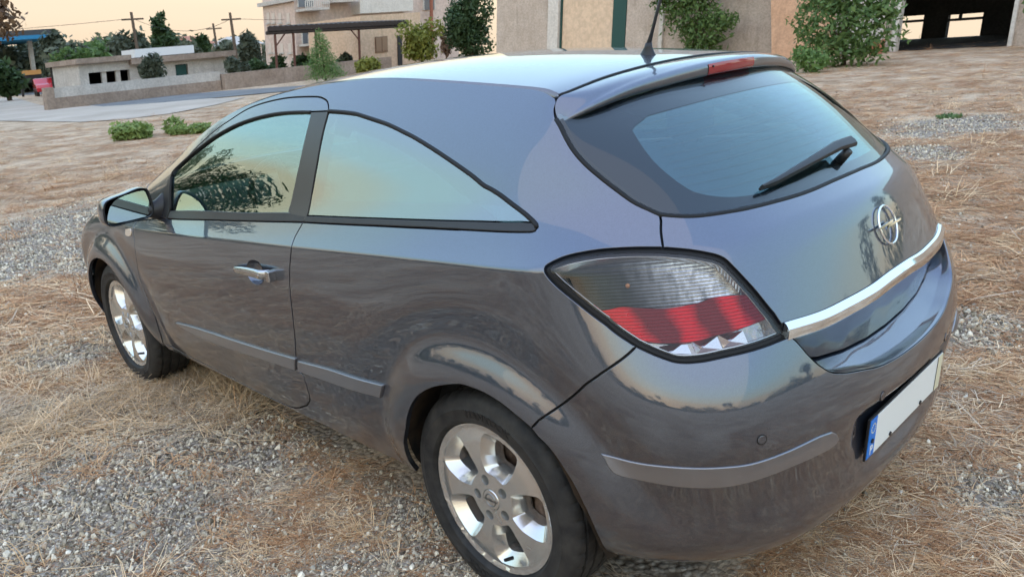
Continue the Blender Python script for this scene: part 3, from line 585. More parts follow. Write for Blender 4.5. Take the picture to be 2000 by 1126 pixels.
# red-roofed houses far off
RTILE = material('red_tiles', (.42, .17, .10), .8)
for i, (u0, u1, v0, v1, X, lab) in enumerate(((364, 412, 69, 92, 100, 'distant pink house with a red tiled roof right of the conifer'), (452, 506, 70, 100, 96, 'distant house with a dull roof left of the apartment house'))):
    o = empty('far_house', (X, wp_((u0+u1)/2, 90, X).y, 0)); tag(o, lab, 'house'); a, b = wp_(u0, 90, X).y, wp_(u1, 90, X).y; z1 = wp_(u0, v0, X).z; ze = z1-1.2
    lp(o, MB().span(X, X+8, a, b, -.1, ze), 'wall', PINK); m_ = (a+b)/2
    g = MB(); g.add([(X-.4, a+.4, ze), (X-.4, b-.4, ze), (X+8.4, b-.4, ze), (X+8.4, a+.4, ze), (X+4, a-1, z1), (X+4, b+1, z1)], [(0, 1, 5, 4), (2, 3, 4, 5), (1, 2, 5), (3, 0, 4), (3, 2, 1, 0)]); lp(o, g, 'roof', RTILE if i == 0 else CONC)
    for k in range(2): lp(o, MB().span(X-.05, X+.02, a+(b-a)*(.25+.4*k), a+(b-a)*(.38+.4*k), ze-1.6, ze-.4), 'window', WINP)
# weeds on the yard
for u, v, w, h, lab, sd_ in ((290, 268, .72, .34, 'larger green weed clump on the yard left of the windscreen', 81), (372, 262, .42, .18, 'smaller dull green weed clump nearest the windscreen', 82)):
    q = at(u, v, 'z', 0); rng = np.random.default_rng(sd_); o = empty('weed_clump', (q.x, q.y, 0)); tag(o, lab, 'weeds')
    V_, F_2 = leaves(rng, [(np.array((rng.normal(0, w*.35), rng.normal(0, w*.5), h*.5)), np.array((w*.3, w*.35, h*.55))) for _ in range(7)], 1500, .075, .4, .8); big_mesh('leaves', V_, F_2, L_WEED, o)
q = at(1855, 230, 'z', 0); o = empty('weed_patch', (q.x, q.y, 0)); tag(o, 'tiny green weed on the pale gravel patch at the right', 'weed'); rng = np.random.default_rng(83); V_, F_2 = leaves(rng, [(np.array((0, 0, .02)), np.array((.16, .16, .03)))], 160, .035, .4, 1.); big_mesh('leaves', V_, F_2, L_MID, o)
rng = np.random.default_rng(95); bl_ = []
for u in range(-60, 520, 7):
    X = rng.uniform(98, 118); q = wp_(u, 100, X); zt_ = wp_(u, 84+8*math.sin(u*.05)+rng.uniform(-9, 5), X).z; bl_.append((np.array((X, q.y, zt_*.5)), np.array((1.8, 1.9, zt_*.52))))
V_, F_2 = leaves(rng, bl_, 15000, .45, .55); o = big_mesh('distant_wood', V_, F_2, L_HAZE); tag(o, 'far wooded slope below the skyline at the left', kind='stuff')
# wooded horizon on the sides the camera does not face (it shows in the car's paint and glass)
rng = np.random.default_rng(90); bl_ = []
for a in np.concatenate([np.arange(-8, 190, 1.1), np.arange(190, 278, 1.1)]):
    dd = 62+8*math.sin(a*.21)+rng.uniform(-4, 4); hh = max(1.6, 3.0+1.6*math.sin(a*.13+1)+1.2*math.sin(a*.47)+rng.uniform(-.6, 1.4))
    bl_.append((np.array((1.2+dd*math.cos(R(a)), dd*math.sin(R(a)), hh*.45+float(far_bend(np.array(dd*math.cos(R(a))), np.array(dd*math.sin(R(a))))))), np.array((1.6, 1.6, hh*.62))))
for a, dd, hh, w in ((10, 27, 9.0, 3.0), (15, 30, 8.0, 2.8), (20, 34, 7.4, 2.6), (26, 38, 6.6, 2.8), (32, 42, 6.4, 2.8), (38, 46, 7.6, 2.8), (44, 46, 6.4, 2.8), (50, 46, 6.6, 2.8), (57, 46, 7.4, 2.8), (64, 46, 6.4, 2.8), (75, 44, 7., 2.8), (-104, 34, 7., 2.2), (-112, 30, 8.5, 2.4), (-124, 40, 6.5, 2.4), (-133, 46, 6., 2.), (-150, 44, 7, 2.6), (120, 45, 7, 3), (160, 48, 7, 3)):
    for _ in range(9):
        t = rng.uniform(.3, 1.); bl_.append((np.array((dd*math.cos(R(a))+rng.normal(0, w*.4), dd*math.sin(R(a))+rng.normal(0, w*.4), hh*t*.9+float(far_bend(np.array(dd*math.cos(R(a))), np.array(dd*math.sin(R(a))))))), np.array((w*.45, w*.45, hh*.14))))
nb_ = len(bl_)-9*18; V_, F_2 = leaves(rng, bl_[:nb_], 30000, .34, .55); Vb, Fb = leaves(rng, bl_[nb_:], 34000, .15, .5); Vt = []; Ft = []
_tr = bl_[nb_:]
for k in range(0, len(_tr), 9):
    c_ = np.mean([b[0] for b in _tr[k:k+9]], 0); zb = float(far_bend(np.array(c_[0]), np.array(c_[1])))-.2
    for ang in range(4):
        w0, w1 = R(90*ang), R(90*ang+90); b_ = len(Vt)
        Vt += [(c_[0]+.2*math.cos(w0), c_[1]+.2*math.sin(w0), zb), (c_[0]+.2*math.cos(w1), c_[1]+.2*math.sin(w1), zb), (c_[0]+.07*math.cos(w1), c_[1]+.07*math.sin(w1), c_[2]+.5), (c_[0]+.07*math.cos(w0), c_[1]+.07*math.sin(w0), c_[2]+.5)]; Ft.append((b_, b_+1, b_+2, b_+3))
Fb = np.vstack([Fb, np.array(Ft)+len(Vb)]); Vb = np.vstack([Vb, np.array(Vt)]); V_, F_2 = np.vstack([V_, Vb]), np.vstack([F_2, Fb+len(V_)]); o = big_mesh('treeline', V_, F_2, L_DARK); tag(o, 'dark wooded horizon round the open side of the yard', kind='stuff')

# ---------------------------------------------------------------- car body surface
# One lofted skin for the whole body side: feature rows (sill -> roof rail) by columns that run
# from the nose along the left flank, round the tail and back along the right flank (metres,
# rear axle at x=0, x forward, y left, z up).
ROWS = {
 'A': [(3.38,0,.20),(3.33,.38,.20),(3.2,.62,.20),(3.05,.755,.21),(2.9,.79,.225),(2.614,.80,.24),(2.25,.80,.245),(1.9,.80,.247),(1.45,.80,.248),(.85,.80,.25),(.4,.80,.252),(0,.80,.255),(-.22,.785,.255),(-.36,.75,.252),(-.49,.69,.25),(-.60,.585,.248),(-.67,.44,.246),(-.70,.25,.245),(-.712,0,.245)],
 'B': [(3.43,0,.30),(3.38,.40,.30),(3.24,.66,.30),(3.08,.80,.31),(2.9,.83,.32),(2.614,.845,.33),(2.25,.842,.33),(1.9,.84,.33),(1.45,.84,.33),(.85,.84,.335),(.4,.842,.335),(0,.845,.335),(-.25,.835,.325),(-.408,.806,.315),(-.552,.745,.31),(-.668,.63,.308),(-.740,.468,.306),(-.772,.265,.305),(-.785,0,.305)],
 'C': [(3.46,0,.45),(3.41,.41,.45),(3.27,.68,.45),(3.1,.82,.46),(2.9,.85,.46),(2.614,.862,.47),(2.25,.862,.47),(1.9,.861,.47),(1.45,.861,.47),(.85,.861,.475),(.4,.862,.475),(0,.864,.47),(-.25,.855,.465),(-.412,.820,.45),(-.548,.744,.445),(-.656,.626,.44),(-.72,.468,.437),(-.755,.266,.435),(-.775,0,.435)],
 'D': [(3.47,0,.56),(3.42,.42,.56),(3.28,.69,.57),(3.11,.825,.58),(2.9,.855,.59),(2.614,.866,.60),(2.25,.868,.605),(1.9,.867,.605),(1.45,.867,.605),(.85,.867,.61),(.4,.868,.61),(0,.869,.61),(-.25,.864,.605),(-.43,.84,.60),(-.575,.772,.585),(-.68,.66,.577),(-.748,.50,.565),(-.793,.28,.555),(-.815,0,.55)],
 'E': [(3.44,0,.68),(3.40,.41,.68),(3.25,.685,.69),(3.1,.81,.70),(2.9,.845,.71),(2.614,.86,.72),(2.25,.863,.72),(1.9,.863,.725),(1.45,.863,.73),(.85,.863,.74),(.4,.864,.74),(0,.866,.745),(-.25,.862,.745),(-.427,.837,.745),(-.568,.771,.738),(-.678,.658,.722),(-.744,.50,.706),(-.79,.29,.685),(-.812,0,.675)],
 'L': [(3.36,0,.77),(3.31,.41,.77),(3.17,.67,.775),(3.02,.79,.78),(2.85,.825,.785),(2.614,.845,.79),(2.25,.85,.785),(1.9,.852,.80),(1.45,.854,.82),(.85,.856,.85),(.4,.856,.86),(0,.857,.875),(-.24,.851,.88),(-.383,.808,.865),(-.510,.733,.842),(-.626,.617,.829),(-.680,.492,.838),(-.714,.30,.844),(-.733,0,.853)],
 'F': [(3.2,0,.83),(3.15,.41,.83),(3.03,.65,.83),(2.9,.77,.83),(2.78,.80,.835),(2.614,.82,.835),(2.25,.835,.838),(1.9,.838,.855),(1.45,.842,.885),(.85,.845,.925),(.4,.846,.957),(0,.847,.985),(-.22,.845,1.002),(-.33,.80,1.015),(-.44,.70,1.02),(-.555,.575,1.01),(-.61,.43,1.03),(-.65,.22,1.045),(-.668,0,1.05)],
 'G': [(2.95,0,.90),(2.92,.40,.895),(2.85,.62,.885),(2.78,.72,.88),(2.72,.76,.875),(2.55,.785,.875),(2.25,.79,.89),(1.9,.79,.915),(1.45,.79,.955),(.85,.788,1.0),(.4,.783,1.035),(0,.768,1.06),(-.16,.745,1.07),(-.27,.70,1.085),(-.37,.645,1.095),(-.47,.55,1.092),(-.54,.40,1.087),(-.57,.2,1.086),(-.58,0,1.087)],
 'K': [(2.75,0,.94),(2.74,.38,.93),(2.7,.58,.92),(2.66,.68,.91),(2.6,.72,.905),(2.48,.75,.905),(2.2,.735,1.02),(1.93,.69,1.14),(1.5,.635,1.325),(.85,.585,1.415),(.4,.572,1.408),(.05,.565,1.383),(-.055,.567,1.3715),(-.113,.577,1.351),(-.142,.56,1.329),(-.175,.48,1.338),(-.208,.33,1.357),(-.225,.17,1.368),(-.232,0,1.372)],
}
BULGE = [0,0,0,0,0,.005,.015,.025,.028,.029,.029,.028,.026,.024,.024,.027,.031,.034,.035]

_BK = {}
def bspline_w(knots, t):
    """weights (len(t), n) of a clamped cubic B-spline whose i-th control point sits near knots[i]"""
    n = len(knots); k = 3
    if n not in _BK:
        T = np.concatenate([[0]*k, np.linspace(0, 1, n-k+1), [1]*k])
        _BK[n] = (T, np.array([T[i+1:i+k+1].mean() for i in range(n)]))      # knots, Greville abscissae
    T, gre = _BK[n]
    t = np.asarray(t, float)
    x = np.clip(np.interp(t, knots, gre), 0, 1-1e-12)
    m = np.clip((x*(n-k)).astype(int), 0, n-k-1)+k                        # span
    N = [np.ones_like(x)]; left = [None]*(k+1); right = [None]*(k+1)
    for d in range(1, k+1):
        left[d] = x-T[m+1-d]; right[d] = T[m+d]-x; sv = np.zeros_like(x); nn = []
        for r in range(d):
            q = N[r]/(right[r+1]+left[d-r]); nn.append(sv+right[r+1]*q); sv = left[d-r]*q
        nn.append(sv); N = nn
    W = np.zeros((len(x), n)); ar = np.arange(len(x))
    for a in range(k+1): W[ar, m-k+a] = N[a]
    return W

class Skin:
    def __init__(self):
        N = {k: np.array(v, float) for k, v in ROWS.items()}
        nc = len(N['A'])
        G, K = N['G'], N['K']
        mid = G*.5+K*.5
        tan = np.gradient(mid, axis=0); out = np.stack([tan[:, 1]*-1, tan[:, 0], 0*tan[:, 0]], 1)
        out[0] = (1, 0, 0); out[-1] = (-1, 0, 0)
        out /= np.linalg.norm(out, axis=1)[:, None]
        sgn = np.sign((out*np.array([mid[:, 0]-1.2, mid[:, 1], 0*mid[:, 0]]).T).sum(1)); sgn[sgn == 0] = 1
        out *= sgn[:, None]
        b = np.array(BULGE)[:, None]
        H = G+(K-G)*.36+out*b; I = G+(K-G)*.74+out*b*1.08
        N['H'], N['I'] = H, I
        self.low = ['A', 'B', 'C', 'D', 'E', 'L', 'F']; self.up = ['F', 'G', 'H', 'I', 'K']
        L = np.stack([N[k] for k in self.low+self.up[1:]])          # rows, cols, 3
        M = L[:, -2::-1].copy(); M[:, :, 1] *= -1
        self.net = np.concatenate([L, M], 1)                        # full wrap
        # compensate the B-spline's corner cutting a little so that it stays near its nodes
        d = np.linalg.norm(np.diff(L, axis=1), axis=2).mean(0)
        ks = np.concatenate([[0], np.cumsum(d)]); self.sc = ks[-1]
        self.ks = np.concatenate([ks, 2*ks[-1]-ks[-2::-1]])
        dv = np.linalg.norm(np.diff(L[:, 8:14], axis=0), axis=2).mean(1)
        self.kv = np.concatenate([[0], np.cumsum(dv)]); self.vF = self.kv[len(self.low)-1]; self.vK = self.kv[-1]
        W = bspline_w(self.ks, self.ks)
        net0 = self.net.copy()
        for _ in range(2):
            cur = np.einsum('cj,rjk->rck', W, self.net)
            self.net = self.net+.8*(net0-cur)
        self.net[:, 0] = net0[:, 0]; self.net[:, -1] = net0[:, -1]
        self.fil = .012
        self.flare = True
    def raw(self, s, v):
        ws = bspline_w(self.ks, s); nl = len(self.low)
        R = (ws @ self.net.transpose(1, 0, 2).reshape(self.net.shape[1], -1)).reshape(len(s), -1, 3)
        out = np.empty((len(s), 3))
        lo = v <= self.vF
        if lo.any():
            wl = bspline_w(self.kv[:nl], v[lo]); out[lo] = np.einsum('pr,prk->pk', wl, R[lo, :nl])
        if (~lo).any():
            wu = bspline_w(self.kv[nl-1:], v[~lo]); out[~lo] = np.einsum('pr,prk->pk', wu, R[~lo, nl-1:])
        return out
    def P(self, s, v):
        s = np.atleast_1d(np.asarray(s, float)); v = np.atleast_1d(np.asarray(v, float))
        p = self.raw(s, v)
        # soft radius along the shoulder crease, wider on the tailgate
        dl = np.clip(.008+.03*np.clip((1.0-np.abs(s-self.sc))/.6, 0, 1), .008, .038)
        m = np.abs(v-self.vF) < dl
        if m.any():
            sm = s[m]; d = dl[m]
            a = self.raw(sm, self.vF-d); c = self.raw(sm, self.vF+d); b = self.raw(sm, np.full_like(sm, self.vF))
            t = ((v[m]-self.vF)/d+1)/2; t = t[:, None]
            p[m] = a*(1-t)**2+b*2*t*(1-t)+c*t*t
        if self.flare:
            p = flare(p)
        return p
    def J(self, s, v, h=1e-4):
        ds = (self.P(s+h, v)-self.P(s-h, v))/(2*h)
        vh = np.minimum(v+h, self.vK); vl = np.maximum(v-h, 0)
        dv = (self.P(s, vh)-self.P(s, vl))/(vh-vl)[:, None]
        return ds, dv
    def N(self, s, v):
        ds, dv = self.J(np.asarray(s, float), np.asarray(v, float), 6e-4)
        n = np.cross(ds, dv); n /= np.linalg.norm(n, axis=1)[:, None]+1e-12
        return n

def flare(p):
    """wheel-arch flares: the skin steps out inside an arc round each wheel"""
    p = p.copy()
    for cx, cz in ((0., .305), (2.614, .305)):
        dx = p[:, 0]-cx; dz = p[:, 2]-cz
        r = np.hypot(dx, dz); th = np.degrees(np.arctan2(dz, dx))
        if cx == 0:
            ro = np.interp(th, [-180, -30, 0, 30, 60, 90, 120, 150, 170, 180], [.56, .455, .455, .458, .462, .462, .475, .505, .54, .56])
        else:
            ro = np.interp(th, [-180, 0, 60, 90, 120, 150, 180], [.45, .45, .45, .45, .45, .45, .45])
        sp = .010*np.logaddexp(0, (ro-r)/.010); t = np.clip(sp/(ro-.350), 0, 1)
        g = -.014*np.exp(-(np.maximum(r-ro, 0)/.09)**2)+.036*(1-(1-t)**2.1)
        g = g*np.clip((p[:, 2]-.2)/.2, 0, 1)*np.clip((ro+.30-r)/.1, 0, 1)
        side = np.clip((np.abs(p[:, 1])-.6)/.15, 0, 1)
        p[:, 1] += np.sign(p[:, 1])*g*side*(r < .75)
    # pocket for the number plate in the bumper
    st = lambda x: np.clip(x, 0, 1)**2*(3-2*np.clip(x, 0, 1))
    w = st((.355-np.abs(p[:, 1]))/.06)*st((p[:, 2]-.355)/.05)*st((.592-p[:, 2])/.04)*(p[:, 0] < -.5)
    fx = -.763+0*p[:, 2]
    p[:, 0] = np.where(p[:, 0] < fx, p[:, 0]+(fx-p[:, 0])*w, p[:, 0])
    return p
SK = None

# trim lines of the body panels as (s, v) points on the skin
CURVES = {
 'door_top': [(1.8419,0.8464),(1.8445,1.0184),(1.8981,1.1097),(2.0633,1.1516),(2.2374,1.1911),(2.3506,1.2066),(2.4876,1.2239),(2.6815,1.2196),(2.8389,1.2054),(2.9199,1.1956),(2.9603,1.181),(2.9793,1.1608),(2.9904,1.139)],
 'door_rear_up': [(2.9904,1.139),(2.9937,1.1046),(3.0021,1.0051),(3.001,0.9273),(3.0006,0.8576),(2.9873,0.8367)],
 'door_rear': [(2.9873,0.8367),(2.9693,0.7746),(2.9701,0.7254),(2.9607,0.6634),(2.9458,0.5553),(2.9385,0.4441),(2.9236,0.3481),(2.8921,0.2584),(2.9242,0.2393),(2.9249,0.1841),(2.913,0.1368),(2.8627,0.0974),(2.7687,0.0469)],
 'door_bot': [(2.7687,0.0469),(2.6686,0.0177),(2.402,0.0125),(2.1036,0.028),(1.7151,0.0332),(1.5755,0.0434)],
 'door_front': [(1.5755,0.0434),(1.6056,0.1051),(1.6128,0.1919),(1.5959,0.2605),(1.5666,0.3536),(1.5963,0.4809),(1.5949,0.5932),(1.5804,0.6859),(1.5743,0.757),(1.578,0.8015)],
 'door_sail': [(1.578,0.8015),(1.8419,0.8464)],
 'qwin_top': [(2.9904,1.139),(3.0989,1.1269),(3.1993,1.1135),(3.3142,1.0976),(3.4249,1.0753),(3.5221,1.047),(3.6185,1.0132),(3.7182,0.9757),(3.8091,0.9411),(3.8859,0.907),(3.954,0.8807),(3.9921,0.8631),(3.9994,0.8517),(3.9897,0.8434),(3.9441,0.8429)],
 'qwin_bot': [(3.9441,0.8429),(3.725,0.8421),(3.4752,0.8386),(3.1754,0.8364),(2.9873,0.8367)],
 'qglass_bot': [(3.929,0.8656),(3.7968,0.8632),(3.5473,0.859),(3.2738,0.8564),(2.9959,0.8562)],
 'dwin_top': [(1.9069,0.8808),(1.9015,1.0416),(1.8899,1.1125),(1.9756,1.1326),(2.1144,1.1443),(2.2692,1.1586),(2.4111,1.1674),(2.5524,1.1679),(2.6826,1.1632),(2.8101,1.1525),(2.8966,1.1439)],
 'dwin_rear': [(2.8966,1.1439),(2.9066,1.0956),(2.9069,1.0106),(2.8937,0.925),(2.8809,0.8641)],
 'dwin_bot': [(2.8809,0.8641),(2.4629,0.8627),(1.9069,0.8808)],
 'belt_bot': [(1.8862,0.836),(2.1029,0.8301),(2.5183,0.8292),(2.9873,0.8367)],
 'hatch_gap': [(4.1496,1.2433),(4.1138,1.2322),(4.0914,1.1962),(4.0986,1.1606),(4.1198,1.1392),(4.144,1.0987),(4.1692,1.0531),(4.2102,0.9888),(4.2435,0.9364),(4.2746,0.893),(4.3044,0.8693),(4.3204,0.8571)],
 'hatch_gap2': [(4.3204,0.8571),(4.3039,0.8112),(4.2916,0.7604)],
 'glass_bot': [(4.3204,0.8571),(4.3854,0.848),(4.4844,0.8439),(4.5983,0.8367),(4.7397,0.8296),(4.9013,0.8346)],
 'lamp_top': [(4.0366,0.7335),(4.0448,0.7443),(4.0905,0.7599),(4.157,0.7659),(4.2136,0.7646),(4.2916,0.7604)],
 'lamp_in': [(4.2916,0.7604),(4.3454,0.7502),(4.3974,0.7323),(4.4238,0.7109),(4.468,0.6727),(4.5132,0.6217),(4.5419,0.5958)],
 'lamp_bot': [(4.5419,0.5958),(4.4973,0.595),(4.3788,0.5904),(4.3064,0.582),(4.2662,0.5803),(4.2367,0.5865),(4.1962,0.6)],
 'lamp_out': [(4.1962,0.6),(4.1518,0.6236),(4.1037,0.6635),(4.0572,0.7008),(4.038,0.7222),(4.0366,0.7335)],
 'bump_gap': [(4.1962,0.6),(4.1157,0.5396),(4.0261,0.4535),(3.9667,0.3855)],
 'arch_f': [(3.9667,0.3855),(3.9313,0.4022),(3.8791,0.4245),(3.8244,0.4356),(3.7602,0.4304),(3.6509,0.395),(3.5755,0.3447),(3.5215,0.2752),(3.4798,0.1891),(3.4366,0.0829),(3.4204,0)],
 'arch_b': [(3.9667,0.3855),(4.0055,0.3494),(4.0335,0.3057),(4.0564,0.2605),(4.0748,0.2078),(4.0868,0.1423),(4.1036,0)],
 'smile': [(4.5419,0.5958),(4.5625,0.5811),(4.5835,0.5604),(4.6143,0.5328),(4.6537,0.5097),(4.7303,0.4964),(4.8478,0.4835)],
 'bm_top': [(4.0974,0.3601),(4.1547,0.3555),(4.235,0.3616),(4.3224,0.3628),(4.3912,0.3636),(4.4743,0.3746),(4.564,0.3879),(4.6153,0.3871)],
 'bm_end': [(4.6153,0.3871),(4.6352,0.3732),(4.6456,0.3523)],
 'bm_bot': [(4.6456,0.3523),(4.6072,0.3344),(4.5065,0.3264),(4.4198,0.3151),(4.3458,0.3063),(4.2768,0.3055),(4.1928,0.3072),(4.1354,0.3127),(4.1168,0.3253),(4.1045,0.3483),(4.0974,0.3601)],
 'sm_f_top': [(1.8883,0.2415),(2.1835,0.2604),(2.608,0.279),(2.9108,0.2969)],
 'sm_f_bot': [(2.8854,0.2502),(2.5817,0.2373),(2.26,0.2185),(2.009,0.2215),(1.9018,0.2309)],
 'sm_r_top': [(2.9246,0.2914),(3.1189,0.3091),(3.3877,0.3193)],
 'sm_r_bot': [(3.3545,0.2706),(3.2409,0.2661),(2.9058,0.2508)],
 'handle': [(2.5739,0.5745),(2.638,0.6027),(2.836,0.604),(2.8323,0.5851),(2.7077,0.6357),(2.6906,0.5414),(2.704,0.6093),(2.7003,0.5338)],
 'sensor': [(4.4173,0.4174)],
 'blinker': [(1.491,0.711),(1.5516,0.7229),(1.5541,0.6602),(1.4986,0.6459)],
 'chrome_top': [(4.5253,0.6086),(4.655,0.6094),(4.7468,0.6097),(4.8548,0.6102),(4.94,0.6127)],
 'lamp_div1': [(4.1194,0.6559),(4.1459,0.6531),(4.1883,0.6623),(4.2376,0.6615),(4.2765,0.6629),(4.3313,0.6705),(4.376,0.6781),(4.4471,0.6724),(4.4656,0.6669)],
 'lamp_div2': [(4.1974,0.6113),(4.2185,0.6077),(4.2607,0.6075),(4.3015,0.6101),(4.3586,0.6174),(4.428,0.6222),(4.4991,0.6237)],
 'lamp_div3': [(4.3218,0.7475),(4.3125,0.708),(4.305,0.6662)],
 'lamp_bulbs': [(4.2104,0.698),(4.2759,0.6972)],
 'lamp_lobes': [(4.2666,0.5987),(4.3321,0.6066),(4.3919,0.6114)],
 'lamp_redlobes': [(4.2337,0.6253),(4.3115,0.6342),(4.3924,0.6474)],
 'seam_low': [(4.1205,0),(4.2207,0)],
}

# ---------------------------------------------------------------- car materials
def paint_material():
    m = material('car_paint', (.2, .2, .22), .34, .88, .5, 1., .02); t = NT(m)
    t.b.inputs['Coat IOR'].default_value = 2.0
    co = t.coords(); fl = t.noise(900, 2, .7, co)
    base = t.mix(t.ramp(fl, [(.35, .0), (.7, 1.)]), (.046, .058, .087), (.088, .107, .153))
    # dry dust thrown up along the lower flanks
    z = t.sepz(co); low = t.ramp(z, [(.2, 1.), (.62, .0)])
    dn = t.ramp(t.noise(9, 6, .7, t.scale(co, (1, 1, 3))), [(.42, 0.), (.72, 1.)]); ds = t.ramp(t.noise(160, 3, .8, co), [(.55, 0.), (.62, 1.)])
    d = t.math('MULTIPLY', low, t.math('ADD', t.math('MULTIPLY', dn, .10), t.math('MULTIPLY', ds, .12)), True)
    t.set('Base Color', t.mix(d, base, (.24, .20, .17)))
    t.set('Metallic', t.math('SUBTRACT', .88, t.math('MULTIPLY', d, 1.2), True))
    t.set('Coat Roughness', t.math('ADD', t.math('MULTIPLY', d, .6), .022))
    return m
PAINT = paint_material()
TRIM = material('satin_black_trim', (.028, .028, .030), .42, 0, .4); _t = NT(TRIM); _t.bump(_t.noise(700, 2, .5, _t.coords()), .12, .001)
PILLAR = material('pillar_trim_grey', (.060, .058, .056), .36, .3, .5); _t = NT(PILLAR); _t.bump(_t.noise(500, 2, .5, _t.coords()), .1, .001)
RUBBER = material('rubber_and_gap_black', (.012, .012, .013), .55, 0, .3)  # seals, and the black backing behind the panel gaps
BLACK = material('black_plastic', (.016, .016, .018), .38)
DARKIN = material('interior_fabric', (.030, .031, .034), .85); _t = NT(DARKIN); _t.bump(_t.noise(300, 3, .6, _t.coords()), .3, .003)
UNDER = material('wheel_well_liner', (.035, .026, .019), .9); _t = NT(UNDER); _t.set('Base Color', _t.ramp(_t.noise(7, 5, .6, _t.coords()), [(.35, (.012, .011, .010)), (.65, (.085, .052, .030))]))
CHROME = material('chrome', (.82, .83, .85), .06, 1.)
SILVER = material('silver_handle', (.42, .43, .45), .22, 1., .5, .6)
GLASS_SIDE = tinted_glass('side_glass', (.42, .56, .52), 1.62, (.80, .98, 1.), .24)
GLASS_REAR = tinted_glass('rear_glass', (.90, .96, .96), 1.5, (.95, 1., 1.), .02)
FILM_REAR = tinted_glass('tint_film', (.30, .42, .42), 1.5, (.54, .79, .84), .10)
FILM_SIDE = tinted_glass('side_film', (.5, .6, .58), 1.5, (.70, .95, .93), .16)
GLASS_QUARTER = tinted_glass('quarter_glass', (.28, .38, .37), 1.62, (.95, 1., .99), .24)
CERAMIC = material('ceramic_band', (.008, .011, .016), .25, 0, .2)
MIRROR = material('mirror_silver', (.72, .86, .86), .015, 1.)
LENS = tinted_glass('lamp_lens', (.92, .92, .92), 1.45, (1, 1, 1), .0)
def lamp_red():
    m = material('lamp_red', (.36, .003, .010), .25, 0, .10, .0); t = NT(m); co = t.coords()
    w = t.new('ShaderNodeTexWave'); w.inputs['Scale'].default_value = 46; w.bands_direction = 'Z'; w.inputs['Distortion'].default_value = .6
    t.l.new(co, w.inputs[0]); t.bump(w.outputs[0], .5, .003)
    k = t.new('ShaderNodeTexWave'); k.inputs['Scale'].default_value = 3.4; k.bands_direction = 'Y'; k.inputs['Distortion'].default_value = 2.2; k.inputs['Detail Scale'].default_value = 3.; k.inputs['Phase Offset'].default_value = 1.2; t.l.new(co, k.inputs[0])
    col = t.mix(t.ramp(k.outputs[0], [(.25, 0.), (.9, 1.)]), (.15, .001, .004), (.66, .005, .014))  # bright reflector lobes painted into the red as columns
    t.set('Base Color', t.mix(t.math('MULTIPLY', t.ramp(w.outputs[0], [(.2, 1.), (.8, 0.)]), .45), col, (.08, .0, .002))); return m  # rib hollows shaded darker in the colour
LRED = lamp_red()
LSILVER = material('lamp_reflector', (.20, .20, .198), .16, 1.)
LGREY = material('lamp_smoked_reflector', (.05, .052, .052), .15, 1.)
LWHITE = material('lamp_bezel', (.62, .62, .61), .18, .9)
LFOOT = material('lamp_foot', (.34, .31, .30), .2, .9); _t = NT(LFOOT); _t.bump(_t.noise(38, 2, .5, _t.coords()), .6, .01)
AMBER = material('lamp_bulb_amber', (.40, .16, .06), .12, 0, .5, .5)
WHITE = material('plate_white', (.80, .80, .76), .35); BLUE = material('plate_blue', (.0, .17, .62), .35); YELLOW = material('plate_gold', (.72, .66, .46), .35)

SK = Skin()
SC, VF, VK = SK.sc, SK.vF, SK.vK
car = empty('parked_car', (0, 0, 0))
tag(car, 'dusty dark grey metallic three-door hatchback parked on gravel and straw', 'car')

def dense(pts, step=.007):
    """smooth curve through (s, v) points, resampled evenly along the skin"""
    p = np.array(pts, float)
    if len(p) > 2:
        q = np.vstack([2*p[0]-p[1], p, 2*p[-1]-p[-2]]); o = []
        for i in range(1, len(q)-2):
            for t in np.linspace(0, 1, 14, endpoint=False):
                a, b, c, d = q[i-1:i+3]
                o.append(.5*((2*b)+(c-a)*t+(2*a-5*b+4*c-d)*t*t+(3*b-a-3*c+d)*t**3))
        o.append(p[-1]); p = np.array(o)
    else:
        p = np.linspace(p[0], p[1], 20)
    X = SK.P(p[:, 0], np.clip(p[:, 1], 0, VK)); L = np.concatenate([[0], np.cumsum(np.linalg.norm(np.diff(X, axis=0), axis=1))])
    n = max(2, int(L[-1]/step)+1); u = np.linspace(0, L[-1], n)
    r = np.stack([np.interp(u, L, p[:, 0]), np.interp(u, L, p[:, 1])], 1); r[:, 1] = np.clip(r[:, 1], 0, VK)
    return r
def C(name, rev=False): 
    d = dense(CURVES[name]); return d[::-1] if rev else d
def row(s0, s1, v, step=.012):
    n = max(2, int(abs(s1-s0)/step)+1); return np.stack([np.linspace(s0, s1, n), np.full(n, v)], 1)
def flip(p): q = p[::-1].copy(); q[:, 0] = 2*SC-q[:, 0]; return q      # mirrored to the right flank, order reversed
def join(*parts):
    o = [parts[0]]
    for p in parts[1:]:
        o.append(p[1:] if np.linalg.norm(p[0]-o[-1][-1]) < 2e-3 else p)
    p = np.vstack(o)
    if np.linalg.norm(p[0]-p[-1]) < 2e-3: p = p[:-1]
    return p
def metric_dir(P2, closed=True):
    """per boundary point: unit outward direction in 3D and the (s, v) step for one metre of it"""
    s, v = P2[:, 0], np.clip(P2[:, 1], 1e-4, VK-1e-4)
    X = SK.P(s, v); ds, dv = SK.J(s, v); N = np.cross(ds, dv); N /= np.linalg.norm(N, axis=1)[:, None]
    T = np.roll(X, -1, 0)-np.roll(X, 1, 0)
    if not closed: T[0] = X[1]-X[0]; T[-1] = X[-1]-X[-2]
    T /= np.linalg.norm(T, axis=1)[:, None]+1e-9
    O = np.cross(T, N)                                     # outward when the loop runs counter-clockwise seen from outside
    E = (ds*ds).sum(1); Fm = (ds*dv).sum(1); G = (dv*dv).sum(1); det = E*G-Fm*Fm+1e-12
    a = (O*ds).sum(1); b = (O*dv).sum(1)
    return O, np.stack([(G*a-Fm*b)/det, (E*b-Fm*a)/det], 1), N
